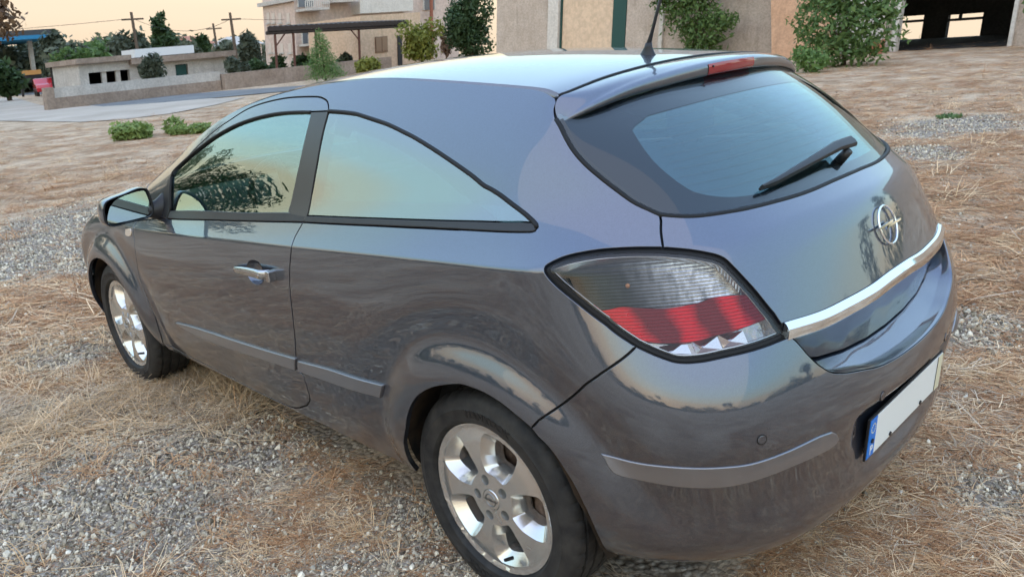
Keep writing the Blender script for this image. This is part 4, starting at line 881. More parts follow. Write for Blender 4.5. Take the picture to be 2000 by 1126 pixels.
def area2(p): x, y = p[:, 0], p[:, 1]; return .5*np.sum(x*np.roll(y, -1)-y*np.roll(x, -1))
def inside(pts, poly):
    x, y = pts[:, 0][:, None], pts[:, 1][:, None]; x0, y0 = poly[:, 0], poly[:, 1]; x1, y1 = np.roll(x0, -1), np.roll(y0, -1)
    r = np.zeros(len(pts), bool)
    for k in range(0, len(pts), 4000):
        a, b = x[k:k+4000], y[k:k+4000]
        c = ((y0 > b) != (y1 > b)) & (a < (x1-x0)*(b-y0)/(y1-y0+1e-15)+x0)
        r[k:k+4000] = c.sum(1) % 2 == 1
    return r
def ccw(p): return p if area2(p) > 0 else p[::-1]
def inset(p, d): 
    p = ccw(p); O, st, N = metric_dir(p); q = p-st*d; q[:, 1] = np.clip(q[:, 1], 0, VK); return q
def near(pts, poly, d):
    kd = KDTree(len(poly))
    for i, (a, b) in enumerate(poly): kd.insert((a, b, 0), i)
    kd.balance()
    return np.array([kd.find((a, b, 0))[2] < d for a, b in pts], bool)
def fill(poly, holes, step):
    allp = np.vstack([poly]+holes); lo, hi = poly.min(0), poly.max(0)
    gx = np.arange(lo[0], hi[0], step); gy = np.arange(lo[1], hi[1], step*.87)
    A, B = np.meshgrid(gx, gy); A = A+(np.arange(len(gy)) % 2)[:, None]*step*.5; g = np.stack([A.ravel(), B.ravel()], 1)
    g = g[inside(g, poly)]
    for h in holes: g = g[~inside(g, h)]
    g = g[~near(g, allp, step*.55)]
    pts = np.vstack([allp, g]); edges = []; n = 0
    for l in [poly]+holes:
        m = len(l); edges += [(n+i, n+(i+1) % m) for i in range(m)]; n += m
    r = delaunay_2d_cdt([Vector((float(a), float(b))) for a, b in pts], edges, [], 0, 1e-7)
    V = np.array([(q.x, q.y) for q in r[0]]); F = [tuple(f) for f in r[2]]
    T = np.array(F); cen = V[T].mean(1); k = inside(cen, poly)
    for h in holes: k &= ~inside(cen, h)
    T = T[k]; a, b, c = V[T[:, 0]], V[T[:, 1]], V[T[:, 2]]
    neg = (b[:, 0]-a[:, 0])*(c[:, 1]-a[:, 1])-(b[:, 1]-a[:, 1])*(c[:, 0]-a[:, 0]) < 0
    T[neg] = T[neg][:, ::-1]
    return V, [tuple(f) for f in T.tolist()]
def panel(name, loop, mat, parent=None, holes=(), off=0., gap=.0022, bevel=.0016, depth=.014, step=.013, mirror=True, holegap=None, dome=0.):
    """trimmed piece of the skin with rounded, turned-in edges"""
    loops = [inset(loop, gap)]+[ccw(h) for h in holes]
    loops = [loops[0]]+[inset(h, -(gap if holegap is None else holegap)) for h in loops[1:]]
    top = [inset(loops[0], bevel)]+[inset(h, -bevel) for h in loops[1:]]
    V2, F = fill(top[0], top[1:], step)
    X = SK.P(V2[:, 0], V2[:, 1]); N = SK.N(V2[:, 0], np.clip(V2[:, 1], 1e-3, VK-1e-3))
    if dome:
        dd = np.sqrt(((V2[:, None, :]-top[0][None])**2).sum(2).min(1)); hgt = dome*(1-np.clip(1-dd/(dome*2.2), 0, 1)**2)
        X = X+N*hgt[:, None]
    X = X+N*off
    VV = [X]; NN = [N]; FF = list(F); base = len(X)
    for i, (lp, tp) in enumerate(zip(loops, top)):
        sg = 1 if i == 0 else -1
        O, st, Nl = metric_dir(lp); O = O*sg
        P0 = SK.P(tp[:, 0], tp[:, 1])+SK.N(tp[:, 0], np.clip(tp[:, 1], 1e-3, VK-1e-3))*off
        P1 = SK.P(lp[:, 0], lp[:, 1])+Nl*(off-bevel); P2_ = P1-Nl*depth
        m = len(lp); VV += [P0, P1, P2_]; n0 = SK.N(tp[:, 0], np.clip(tp[:, 1], 1e-3, VK-1e-3))
        NN += [n0, O, O]
        for j in range(m):
            k = (j+1) % m
            for a in (0, 1):
                q = (base+a*m+j, base+(a+1)*m+j, base+(a+1)*m+k, base+a*m+k)
                FF.append(q if sg > 0 else q[::-1])
        base += 3*m
    V = np.vstack(VV); Nn = np.vstack(NN)
    o = mesh(name, V, FF, mat, parent or car, True, Nn)
    if mirror:
        Vm = V*np.array([1, -1, 1]); Nm = Nn*np.array([1, -1, 1])
        o2 = mesh(name, Vm, [f[::-1] for f in FF], mat, parent or car, True, Nm)
        return o, o2
    return o
def ribbon(curve, w=.016, depth=.010, off=None):
    O, st, N = metric_dir(curve, False); X = SK.P(curve[:, 0], curve[:, 1])
    return [list(X+O*w-N*depth), list(X-O*w-N*depth)]
def strip(mb, curve, w=.016, depth=.010):
    a, b = ribbon(curve, w, depth); n = len(a)
    mb.add(a+b, [(i, i+1, n+i+1, n+i) for i in range(n-1)])
def seal_tube(name, curve, r, off, mat, mirror=True, parent=None, n=8):
    X = SK.P(curve[:, 0], curve[:, 1])+SK.N(curve[:, 0], np.clip(curve[:, 1], 1e-3, VK-1e-3))*off
    mb = MB().tube([tuple(x) for x in X[::2]]+[tuple(X[-1])], r, n)
    a = mb.build(name, mat, parent or car, True)
    if mirror: mb.build(name, mat, parent or car, True, mirror=True)
    return a
def sv_of(x, z, s0, v0):
    """(s, v) of the flank point with the given x and z"""
    s, v = s0, v0
    for _ in range(40):
        q = SK.P([s, s+1e-4, s], [v, v, v+1e-4]); Jm = np.array([[(q[1]-q[0])[0], (q[2]-q[0])[0]], [(q[1]-q[0])[2], (q[2]-q[0])[2]]])/1e-4
        d = np.linalg.solve(Jm, [x-q[0][0], z-q[0][2]]); d = np.clip(d, -.1, .1); s += d[0]; v = min(max(v+d[1], 0), VK)
        if np.abs(d).max() < 1e-6: break
    return s, v

# ---------------------------------------------------------------- body panels
s_roof = CURVES['hatch_gap'][1][0]                      # rear end of the roof rail
p_rail_r = (s_roof-.012, VK)
s_af = sv_of(2.215, .26, 1.55, .03)[0]
a_base = (float(SK.ks[6])+.02, VK)                      # foot of the A pillar
apillar = dense([a_base, (SK.ks[6]+.10, VF+.28), CURVES['door_top'][0]])
side = join(row(p_rail_r[0], a_base[0], VK), apillar, C('door_top'), C('qwin_top'), C('qwin_bot'), C('door_rear'), C('door_bot'),
            dense([CURVES['door_bot'][-1], (s_af, 0)]), row(s_af, CURVES['arch_f'][-1][0], 0), C('arch_f', True), C('bump_gap', True), C('lamp_out'), C('lamp_top'),
            C('hatch_gap2', True), dense(CURVES['hatch_gap'][1:])[::-1], np.array([p_rail_r]))
panel('side_panel', side, PAINT, step=.011)
# door with its handle cup
hc = sv_of(1.085, .806, 2.73, .58)
th = np.linspace(0, 2*np.pi, 48, endpoint=False)
hs, hv = SK.J(np.array([hc[0]]), np.array([hc[1]])); ls, lv = np.linalg.norm(hs), np.linalg.norm(hv)
cup = np.stack([hc[0]+.062/ls*np.cos(th), hc[1]+(.044*np.sin(th)+.0)/lv], 1)
door_loop = join(C('door_top'), C('door_rear_up'), C('door_rear'), C('door_bot'), C('door_front'), C('door_sail'))
win_hole = join(C('dwin_top'), dense([CURVES['dwin_top'][-1], CURVES['door_rear_up'][0]]), C('door_rear_up'), C('belt_bot', True), dense([CURVES['belt_bot'][0], CURVES['dwin_top'][0]]))
door_loop2 = join(C('door_top'), dense([CURVES['door_top'][-1], CURVES['dwin_top'][-1]]), C('dwin_top', True), dense([CURVES['dwin_top'][0], CURVES['belt_bot'][0]]), C('belt_bot'), C('door_rear'), C('door_bot'), C('door_front'), C('door_sail'))
door = panel('door', door_loop2, PAINT, holes=[cup], holegap=0.)
def two(o): return o
# handle cup bowl
for sgn, dr in zip((1, -1), door):
    V = []; F = []
    for k, f in enumerate((1., .93, .75, .45, .15)):
        q = np.array(hc)+(cup-np.array(hc))*f; X = SK.P(q[:, 0], q[:, 1]); N = SK.N(q[:, 0], q[:, 1]); dpt = (.0, .010, .022, .027, .028)[k]
        V += [tuple(x*np.array([1, sgn, 1])) for x in X-N*dpt]
    m = len(cup)
    for k in range(4):
        for j in range(m):
            q = (k*m+j, k*m+(j+1) % m, (k+1)*m+(j+1) % m, (k+1)*m+j); F.append(q if sgn > 0 else q[::-1])
    F.append(tuple(range(4*m, 5*m)) if sgn > 0 else tuple(range(5*m-1, 4*m-1, -1)))
    mesh('handle_cup', V, F, PAINT, dr)
    # grip bar and lock
    bar = MB(); xs = np.linspace(.955, 1.215, 16); prof = []
    for i, x in enumerate(xs):
        t_ = (x-.955)/.26; zc_ = .822-.012*t_+.004*math.sin(t_*3.1); hh = .0165*(1-.55*t_**3); outw = .030*min(1, 8*t_+.25, (1.03-t_)*4)+.004
        yb = float(SK.P(*[[q] for q in sv_of(x, zc_, hc[0], hc[1])])[0][1])
        ring = []
        for w in np.linspace(0, 2*np.pi, 14, endpoint=False):
            ring.append((x, sgn*(yb+outw+.009*math.cos(w)), zc_+hh*math.sin(w)))
        prof.append(ring if sgn > 0 else ring[::-1])
    bar.loft(prof, True); bar.F.append(tuple(range(13, -1, -1))); n_ = len(bar.V); bar.F.append(tuple(range(n_-14, n_)))
    h_ = bar.build('door_handle', SILVER, dr, True)
    lk = MB(); yb = float(SK.P(*[[q] for q in sv_of(.985, .82, hc[0], hc[1])])[0][1])
    lk.tube([(.992, sgn*(yb+.034), .819), (.992, sgn*(yb+.0415), .819)], .009, 16); lk.build('lock', CHROME, h_)
    MB().span(.935, .957, sgn*(yb-.005), sgn*(yb+.031), .800, .838).build('handle_end', SILVER, h_, bevel=.004)
# front wing: arch as an arc about the front wheel
arcp = []
for a in np.linspace(-14, 196, 60):
    x, z = 2.614+.352*math.cos(R(a)), .305+.352*math.sin(R(a)); arcp.append(sv_of(x, max(z, .262), 1.2, .3))
arcp = np.array(arcp)
s_split = sv_of(3.03, .5, .9, .25)[0]
wing = join(C('door_front'), C('door_sail'), apillar[::-1], row(a_base[0], SK.ks[4]-.02, VK), dense([(SK.ks[4]-.02, VK), (s_split, VF-.08)]),
            dense([(s_split, VF-.08), (s_split+.0, .12), tuple(arcp[0])]), arcp, dense([tuple(arcp[-1]), (s_af-.02, .02)]), dense([(s_af-.02, .02), CURVES['door_front'][0]]))
panel('front_wing', wing, PAINT, step=.018)
fb = join(row(.0, s_split-.02, .004), dense([(s_split-.02, .004), tuple(arcp[0])]), dense([tuple(arcp[0]), (s_split, .12)]), dense([(s_split, .12), (s_split, VF-.08)]), row(s_split, 0., VF-.08), dense([(0., VF-.08), (0., .004)]))
panel('front_bumper', fb, PAINT, gap=.001, step=.03)
hl = join(row(.0, s_split, VF-.078), dense([(s_split, VF-.078), (SK.ks[4]-.02, VK-.05)]), row(SK.ks[4]-.02, 0., VK-.05), dense([(0., VK-.05), (0., VF-.078)]))
panel('front_fascia', hl, PAINT, gap=.001, step=.03)
# rear bumper, in one piece round the tail
smile = dense([tuple(q) for q in CURVES['smile']]+[(2*SC-a, b) for a, b in CURVES['smile'][::-1]])
bot_l = CURVES['arch_b'][-1]
bump = join(C('bump_gap'), C('arch_b'), row(bot_l[0], 2*SC-bot_l[0], .0), flip(C('arch_b')), flip(C('bump_gap')), flip(C('lamp_bot')), smile[::-1], C('lamp_bot'))
bumper = panel('rear_bumper', bump, PAINT, mirror=False, step=.0125)
bm = join(C('bm_top'), C('bm_end'), C('bm_bot'))
BUMPSTRIP = material('bumper_strip', (.27, .275, .30), .36, .8, .5, .6, .08)
for i, o in enumerate(panel('bumper_strip', bm, BUMPSTRIP, parent=bumper, off=.004, gap=.0004, bevel=.003, depth=.012, step=.008, dome=.008)): pass
strip_mb = MB()
# tailgate and rear glass
lamp_in = C('lamp_in')
P_in = SK.P(lamp_in[:, 0], lamp_in[:, 1]); k_ch = int(np.argmin(np.abs(P_in[:, 2]-.848)))
ch = dense([tuple(lamp_in[k_ch])]+CURVES['chrome_top'][1:]+[(2*SC-a, b) for a, b in CURVES['chrome_top'][:0:-1]]+[(2*SC-lamp_in[k_ch][0], lamp_in[k_ch][1])])
gbot = dense(CURVES['glass_bot']+[(2*SC-a, b) for a, b in CURVES['glass_bot'][::-1]])
gate = join(C('hatch_gap2'), lamp_in[:k_ch+1], ch, flip(lamp_in[:k_ch+1]), flip(C('hatch_gap2')), gbot[::-1])
tailgate = panel('tailgate', gate, PAINT, mirror=False, step=.0125)
hg = dense(CURVES['hatch_gap'][3:])
v_top = VK-.004
gl = join(hg, gbot, flip(hg), row(2*SC-hg[0][0], hg[0][0], v_top))
GLOFF = -.004
rear_glass = panel('rear_window', gl, GLASS_REAR, mirror=False, off=GLOFF, gap=.006, step=.016, depth=.004, bevel=.001)
inn = [(4.4126, 1.1176), (4.405, 1.1063), (4.3969, 1.0505), (4.4018, .9905), (4.4261, .9305), (4.4545, .9034), (4.5184, .8826), (4.6035, .8735), (4.762, .872), (4.92, .873)]
innc = dense([(4.4807, 1.150)]+inn+[(2*SC-a, b) for a, b in inn[::-1]]+[(2*SC-4.4807, 1.150)])
inner = join(innc, row(2*SC-4.4807, 4.4807, 1.150))
gl_in = inset(gl, .004)
panel('tint_film', inset(inner, -.006), FILM_REAR, parent=rear_glass, mirror=False, off=GLOFF-.0085, gap=0, step=.03, depth=.0005, bevel=.0002)
panel('ceramic_band', gl_in, CERAMIC, parent=rear_glass, holes=[inner], mirror=False, off=GLOFF-.006, gap=.002, step=.03, depth=.002, bevel=.0005)
hm = MB()
for k in range(10):                                     # heater wires on the inside of the glass
    v = .905+.024*k; q = row(4.43, 2*SC-4.43, v, .03); X = SK.P(q[:, 0], q[:, 1])-SK.N(q[:, 0], q[:, 1])*.009
    a = [tuple(x) for x in X]; b = [(x[0]+.0003, x[1], x[2]+.0005) for x in X]; n = len(a)
    hm.add(a+b, [(i, i+1, n+i+1, n+i) for i in range(n-1)])
hm.build('heater_wires', material('heater_wire', (.05, .045, .04), .6), rear_glass)
gap_curves = [C('door_top'), C('door_rear_up'), C('door_rear'), C('door_bot'), C('door_front'), C('door_sail'), C('bump_gap'), C('hatch_gap2'), C('hatch_gap'), C('lamp_bot'), C('lamp_in'), C('lamp_out'), C('lamp_top'), apillar]
for c_ in gap_curves:
    strip(strip_mb, c_)
    q = c_.copy(); q[:, 0] = 2*SC-q[:, 0]; strip(strip_mb, q)
strip(strip_mb, gbot, .016, .014)
strip_mb.build('body_gap_backing', RUBBER, car)  # black ribbons added behind the panel gaps stand for their shade
seal_tube('glass_seal', join(dense(CURVES['hatch_gap'][3:]), gbot, flip(dense(CURVES['hatch_gap'][3:]))), .0065, -.003, RUBBER, False, rear_glass)
# side glazing
dg = join(C('dwin_top'), C('dwin_rear'), C('dwin_bot'))
for o, d_ in zip(panel('window_glass', inset(dg, -.006), GLASS_SIDE, off=-.006, gap=0, step=.03, depth=.002, bevel=.0004), door): o.parent = d_
pt = join(C('dwin_rear', True), dense([CURVES['dwin_top'][-1], CURVES['door_rear_up'][0]]), C('door_rear_up'), dense([CURVES['door_rear_up'][-1], CURVES['dwin_bot'][0]]))
for o, d_ in zip(panel('pillar_trim', pt, PILLAR, off=.0005, gap=.002, step=.02), door): o.parent = d_
bl = join(C('dwin_bot', True), dense([CURVES['dwin_bot'][0], CURVES['qglass_bot'][-1]]), dense([CURVES['qglass_bot'][-1], CURVES['door_rear_up'][-1]]), C('belt_bot', True), dense([CURVES['belt_bot'][0], CURVES['dwin_top'][0]]))
for o, d_ in zip(panel('belt_moulding', bl, TRIM, off=.001, gap=.001, step=.012, bevel=.003, dome=.004), door): o.parent = d_
seal_tube('window_seal', C('dwin_top'), .0055, -.002, RUBBER, True)
qg = join(dense([CURVES['qwin_top'][0]]+CURVES['qwin_top'][1:12]), dense([CURVES['qwin_top'][11], CURVES['qglass_bot'][0]]), C('qglass_bot'), dense([CURVES['qglass_bot'][-1], CURVES['door_rear_up'][3]]), dense(CURVES['door_rear_up'][:4])[::-1])
qgl = panel('quarter_window', qg, GLASS_QUARTER, off=-.003, gap=.003, step=.03, depth=.003, bevel=.0005)
qi = inset(qg, .052)
for o, q_ in zip(panel('tint_film', inset(qi, -.004), FILM_SIDE, off=-.0105, gap=0, step=.04, depth=.0005, bevel=.0002), qgl): o.parent = q_
for o, q_ in zip(panel('window_band', inset(qg, .006), CERAMIC, holes=[qi], off=-.009, gap=0, step=.04, depth=.001, bevel=.0003), qgl): o.parent = q_
qb = join(C('qglass_bot', True), dense([CURVES['qglass_bot'][0], CURVES['qwin_top'][11]]), dense(CURVES['qwin_top'][11:]), C('qwin_bot'), dense([CURVES['door_rear'][0], CURVES['qglass_bot'][-1]]))
panel('quarter_moulding', qb, TRIM, off=.001, gap=.001, step=.012, bevel=.003, dome=.004)
seal_tube('quarter_seal', dense(CURVES['qwin_top'][:13]), .0065, -.001, RUBBER, True)
# rubbing strips
smf = join(C('sm_f_top'), dense([CURVES['sm_f_top'][-1], CURVES['sm_f_bot'][0]]), C('sm_f_bot'), dense([CURVES['sm_f_bot'][-1], CURVES['sm_f_top'][0]]))
smr = join(C('sm_r_top'), dense([CURVES['sm_r_top'][-1], CURVES['sm_r_bot'][0]]), C('sm_r_bot'), dense([CURVES['sm_r_bot'][-1], CURVES['sm_r_top'][0]]))
for o, d_ in zip(panel('rubbing_strip', smf, BUMPSTRIP, off=.009, gap=.0, bevel=.004, depth=.014, step=.008, dome=.003), door): o.parent = d_
panel('rubbing_strip', smr, BUMPSTRIP, off=.009, gap=.0, bevel=.004, depth=.014, step=.008, dome=.003)
# repeater lamp on the wing
bk = dense(CURVES['blinker']+[CURVES['blinker'][0]], .004)[:-1]
panel('side_repeater', ccw(bk), material('repeater_lens', (.75, .62, .5), .1, .3, .5, 1.), off=.004, gap=0, bevel=.002, depth=.006, step=.01)
# parking sensors
for sgn in (1, -1):
    for s_, v_ in (CURVES['sensor'][0], (SC-.19, CURVES['sensor'][0][1]-.002)):
        s_ = s_ if sgn > 0 else 2*SC-s_
        X = SK.P([s_], [v_])[0]; N = SK.N(np.array([s_]), np.array([v_]))[0]
        MB().tube([X-N*.01, X+N*.0015], .0105, 20).build('parking_sensor', PAINT, bumper, False, .0012)
        MB().tube([X-N*.01, X+N*.0006], .0128, 20).build('sensor_ring', RUBBER, bumper)

# ---------------------------------------------------------------- roof, windscreen, bonnet
CEN = np.array([(2.80, 0, .955), (2.80, 0, .955), (2.80, 0, .955), (2.79, 0, .957), (2.76, 0, .962), (2.66, 0, .98), (2.42, 0, 1.01), (2.10, 0, 1.19), (1.60, 0, 1.39), (.86, 0, 1.459), (.4, 0, 1.449), (.05, 0, 1.422), (-.06, 0, 1.409), (-.13, 0, 1.399), (-.2, 0, 1.39)])
def topP(s, t):
    k = SK.P(s, np.full_like(s, VK)); w = bspline_w(SK.ks[:len(CEN)], s); c = w @ CEN
    q = 1-np.abs(t)**2.3
    return np.stack([k[:, 0]+(c[:, 0]-k[:, 0])*(1-t*t), k[:, 1]*t, k[:, 2]+(c[:, 2]-k[:, 2])*q], 1)
def top_patch(name, s0, s1, tmax, mat, ns=60, nt=60, off=0., rear_x=None, turn=.012, parent=None):
    S_, T_ = np.meshgrid(np.linspace(s0, s1, ns), np.linspace(-tmax, tmax, nt), indexing='ij')
    f = lambda a, b: topP(a.ravel(), b.ravel())
    X = f(S_, T_); h = 1e-4; N = np.cross(f(S_+h, T_)-f(S_-h, T_), f(S_, T_+h)-f(S_, T_-h)); N *= np.sign(N[:, 2:3]); N /= np.linalg.norm(N, axis=1)[:, None]
    if rear_x is not None:                               # straight rear edge
        xr = X[:, 0].reshape(ns, nt); sh = (rear_x-xr[-1])[None, :]*(np.linspace(0, 1, ns)**3)[:, None]; X[:, 0] += sh.ravel()
    X = X+N*off; F = [(i*nt+j, i*nt+j+1, (i+1)*nt+j+1, (i+1)*nt+j) for i in range(ns-1) for j in range(nt-1)]
    ring = [i*nt for i in range(ns)]+[(ns-1)*nt+j for j in range(1, nt)]+[i*nt+nt-1 for i in range(ns-2, -1, -1)]+[j for j in range(nt-2, 0, -1)]
    b = len(X); V = np.vstack([X, X[ring], X[ring]-N[ring]*turn]); c = X.mean(0); On = X[ring]-c; On /= np.linalg.norm(On, axis=1)[:, None]
    m = len(ring); F += [(b+i, b+(i+1) % m, b+m+(i+1) % m, b+m+i) for i in range(m)]
    me = mesh(name, V, F, mat, parent or car, True, np.vstack([N, (On+N[ring])/1.5, On]))
    return me
s_head = float(np.interp(1.47, SK.ks[:0] if False else [.85, 1.5], [SK.ks[9], SK.ks[8]]))
roof = top_patch('roof_panel', s_head, s_roof-.03, .982, PAINT, 70, 80, .0, rear_x=-.118, turn=.02)
top_patch('headliner', s_head+.03, s_roof-.05, .95, DARKIN, 20, 20, -.03)
top_patch('windscreen', SK.ks[6]+.03, s_head-.006, .955, GLASS_SIDE, 30, 40, -.003)
top_patch('bonnet', 0.02, SK.ks[6]+.0, .985, PAINT, 40, 40, .0)
ditch = MB()
for sg in (1, -1):
    q = np.linspace(s_head-.4, s_roof, 60); X = SK.P(q, np.full_like(q, VK-.006)); ditch.loft([[(x, sg*(y+.004), z-.006) for x, y, z in X], [(x, sg*(y-.03), z-.010) for x, y, z in X]])
ditch.build('roof_ditch', RUBBER, car)

# ---------------------------------------------------------------- spoiler with the high brake lamp
def cubic(us, pts, u):
    """smooth curve through points given at parameters us"""
    us = np.array(us, float); P = np.array(pts, float); u = np.atleast_1d(u); d = np.diff(P, axis=0)/np.diff(us)[:, None]; w = np.diff(us)
    T = np.empty_like(P); T[0] = d[0]; T[-1] = d[-1]; T[1:-1] = (d[:-1]*w[1:, None]+d[1:]*w[:-1, None])/(w[1:]+w[:-1])[:, None]
    k = np.clip(np.searchsorted(us, u, 'right')-1, 0, len(us)-2); h = w[k][:, None]; t = ((u-us[k])/w[k])[:, None]
    return P[k]*(2*t**3-3*t*t+1)+T[k]*h*(t**3-2*t*t+t)+P[k+1]*(3*t*t-2*t**3)+T[k+1]*h*(t**3-t*t)
TIP = (-.139, .6025, 1.297)
SPA = ([0, .08, .16, .23, .29, .45, .65, .82, 1., 1.18], [TIP, (-.126, .600, 1.318), (-.119, .592, 1.340), (-.1205, .575, 1.3575), (-.128, .548, 1.3635), (-.1285, .42, 1.382), (-.1285, .26, 1.3955), (-.1285, .13, 1.4015), (-.1285, 0, 1.4035), (-.1285, -.13, 1.4015)])
SPB = ([0, .12, .25, .4, .6, .82, 1., 1.18], [TIP, (-.168, .572, 1.320), (-.190, .51, 1.343), (-.208, .42, 1.3645), (-.232, .29, 1.3825), (-.253, .13, 1.3945), (-.260, 0, 1.397), (-.253, -.13, 1.3945)])
def spoiler_section(u, kk=26):
    """profile from the roof gap back over the ridge and under to the glass"""
    a = cubic(*SPA, u)[0]; b = cubic(*SPB, u)[0]; h = float(np.interp(u, [0, .12, .25, .4, .6, .82, 1], [.0005, .012, .020, .027, .033, .035, .036])); f = min(1., u/.3)
    cc = b+np.array([-.004*f, 0, -h])
    ctrl = np.array([a, a+(b-a)*.33+[0, 0, .005*f], a+(b-a)*.70+[0, 0, .006*f], b+np.array([.013, 0, .0025])*f, b+np.array([-.001, 0, .0008])*f, b+np.array([-.008*f, 0, -.36*h]), cc, cc+np.array([.006, 0, -.003])*f, cc+np.array([.055*f+.004, 0, -.006*f])])
    return np.einsum('pj,jk->pk', bspline_w(np.arange(len(ctrl)), np.linspace(0, len(ctrl)-1, kk)), ctrl)
def secs(us, sg=1, k0=0, k1=26, off=(0, 0, 0)): return [[(x+off[0], sg*y+off[1], z+off[2]) for x, y, z in spoiler_section(u)][k0:k1] for u in us]
sp_mb = MB(); ul = np.concatenate([np.linspace(0, .3, 30), np.linspace(.315, .828, 34)]); um = np.linspace(.828, 1., 14)
sp_mb.loft(secs(ul)); sp_mb.loft(secs(ul[::-1], -1)); sp_mb.loft(secs(um, 1, 0, 15)); sp_mb.loft(secs(um[::-1], -1, 0, 15))
spoiler = sp_mb.build('spoiler', PAINT, car, True, auto=60)
RLAMP = material('brake_lamp_red', (.30, .004, .012), .10, 0, .5, .7, .02)
MB().loft(secs(um+.001, 1, 14, 24, (-.0015, 0, .001))+secs((um+.001)[::-1][1:], -1, 14, 24, (-.0015, 0, .001))).build('high_brake_lamp', RLAMP, spoiler, True)
uc = np.linspace(.04, 1., 40)
MB().loft(secs(uc, 1, 0, 18, (.012, 0, -.012))+secs(uc[::-1][1:], -1, 0, 18, (.012, 0, -.012))).build('spoiler_underlay', RUBBER, spoiler, True)  # black underlay added so the roof gap and hollow spoiler look dark
ga = cubic(*SPA, np.linspace(.24, 1., 40))+np.array([.006, 0, .0005]); ga = np.vstack([ga, ga[::-1][1:]*np.array([1, -1, 1])])
MB().tube([tuple(q) for q in ga], .0042, 6).build('roof_gap_shade', RUBBER, spoiler, True)  # dark tube laid along the roof gap stands for its shade
MB().tube([Vector((-.245, .105, 1.383)), Vector((-.2655, .105, 1.3825))], .003, 10).build('washer_jet', BLACK, spoiler)

# ---------------------------------------------------------------- tail details
def skin_frame(s, v):
    X = SK.P([s], [v])[0]; N = SK.N(np.array([s]), np.array([v]))[0]; ds, dv = SK.J(np.array([s]), np.array([v])); d = -dv[0]/np.linalg.norm(dv[0]); d -= N*d.dot(N); d /= np.linalg.norm(d)
    return X, N, d
cs = MB(); rows_ = []
prof = [(-.002, -.008), (-.002, .003), (.003, .008), (.016, .0125), (.019, .012), (.037, .003), (.039, .0), (.039, -.012)]
for s_, v_ in ch[1:-1:2]:
    X, N, d = skin_frame(s_, v_); rows_.append([tuple(X+d*a+N*b) for a, b in prof])
cs.loft(rows_); cs.F.append(tuple(range(7, -1, -1))); n_ = len(cs.V); cs.F.append(tuple(range(n_-8, n_)))
cs.build('chrome_strip', CHROME, tailgate, True, auto=22)
by = np.array([0, .13, .25, .36, .44, .50]); bxx = np.array([-.713, -.711, -.704, -.688, -.672, -.655]); bzz = np.array([.694, .697, .707, .722, .745, .79])
lo_rows = []
chl = ch[1:-1:2]; XS = []
for s_, v_ in chl:
    X, N, d = skin_frame(s_, v_); a = X+d*.037-N*.004; y = a[1]; yy = min(abs(y)*.985, .5)
    e = np.array([np.interp(yy, by, bxx), y*.985, np.interp(yy, by, bzz)]); m_ = (a+e)/2+np.array([.006, 0, 0])
    r_ = [a*(1-t)**2+m_*2*t*(1-t)+e*t*t for t in np.linspace(0, 1, 9)]; r_.append(e+np.array([.03, 0, -.002])); lo_rows.append([tuple(q) for q in r_])
MB().loft(lo_rows).build('gate_lower_panel', PAINT, tailgate, True, auto=50)
sh_rows = []
for s_, v_ in smile[::2]:
    X = SK.P([s_], [v_])[0]; N = SK.N(np.array([s_]), np.array([v_]))[0]; y = X[1]; yy = min(abs(y), .5)
    e = np.array([np.interp(yy*.97, by, bxx)+.002, y*.97, np.interp(yy*.97, by, bzz)-.007])
    a0 = X-N*.001; k_ = .034*min(1, (.5-yy)/.12+.15); a1 = X+np.array([k_, 0, -.003])-N*.001; m_ = a1*.55+e*.45+np.array([0, 0, .002])
    r_ = [a0, a0*.72+a1*.28+np.array([0, 0, .003])]+[a1*(1-t)**2+m_*2*t*(1-t)+e*t*t for t in np.linspace(0, 1, 9)]; r_.append(e+np.array([.06, 0, -.002])); sh_rows.append([tuple(q) for q in r_])
MB().loft(sh_rows).build('bumper_shelf', PAINT, bumper, True, auto=50)
MB().span(-.66, -.60, -.5, .5, .60, .84).build('gate_gap_backing', RUBBER, tailgate)  # black box behind the tailgate gap
# badge: ring and flash
sb, vb = SC, None
vv = np.linspace(.5, VF, 200); zz = SK.P(np.full(200, SC), vv)[:, 2]; vb = float(np.interp(.962, zz, vv))
X, N, d = skin_frame(SC, vb); Nv, dn = Vector(N), Vector(-d); rt = dn.cross(Nv) if dn.cross(Nv).y > 0 else Nv.cross(dn)
Xv = Vector(X)+Nv*.004
badge = empty('badge'); badge.parent = car
ringm = MB(); rr_ = []
for k in range(49):
    w = 2*math.pi*k/48; rad = rt*math.cos(w)+dn*math.sin(w); rr_.append([tuple(Xv+rad*(.0500+.0030*math.cos(q))+Nv*(.003+.0034*math.sin(q))) for q in np.linspace(0, 2*math.pi, 10, endpoint=False)])
ringm.loft(rr_, True).build('ring', CHROME, badge, True)
flash = [(.072, .006), (-.006, .006), (.014, .0235), (-.022, -.001), (-.072, -.004), (-.072, -.0105), (.010, -.0105), (-.012, -.028), (.028, -.001), (.072, .0)]
flash = [(.072, .0035), (-.016, .0045), (-.002, .020), (-.034, -.0045), (-.072, -.0045), (-.072, .0045)]
def prism(pts, h0, h1, name, mat, par):
    mb = MB(); V = [tuple(Xv+rt*a+dn*b+Nv*h0) for a, b in pts]+[tuple(Xv+rt*a+dn*b+Nv*h1) for a, b in pts]; n = len(pts)
    mb.add(V, [tuple(range(n-1, -1, -1)), tuple(range(n, 2*n))]+[(i, (i+1) % n, n+(i+1) % n, n+i) for i in range(n)])
    bm_ = mb.build(name, mat, par); b2 = bmesh.new(); b2.from_mesh(bm_.data); bmesh.ops.recalc_face_normals(b2, faces=b2.faces); b2.to_mesh(bm_.data); b2.free(); return bm_
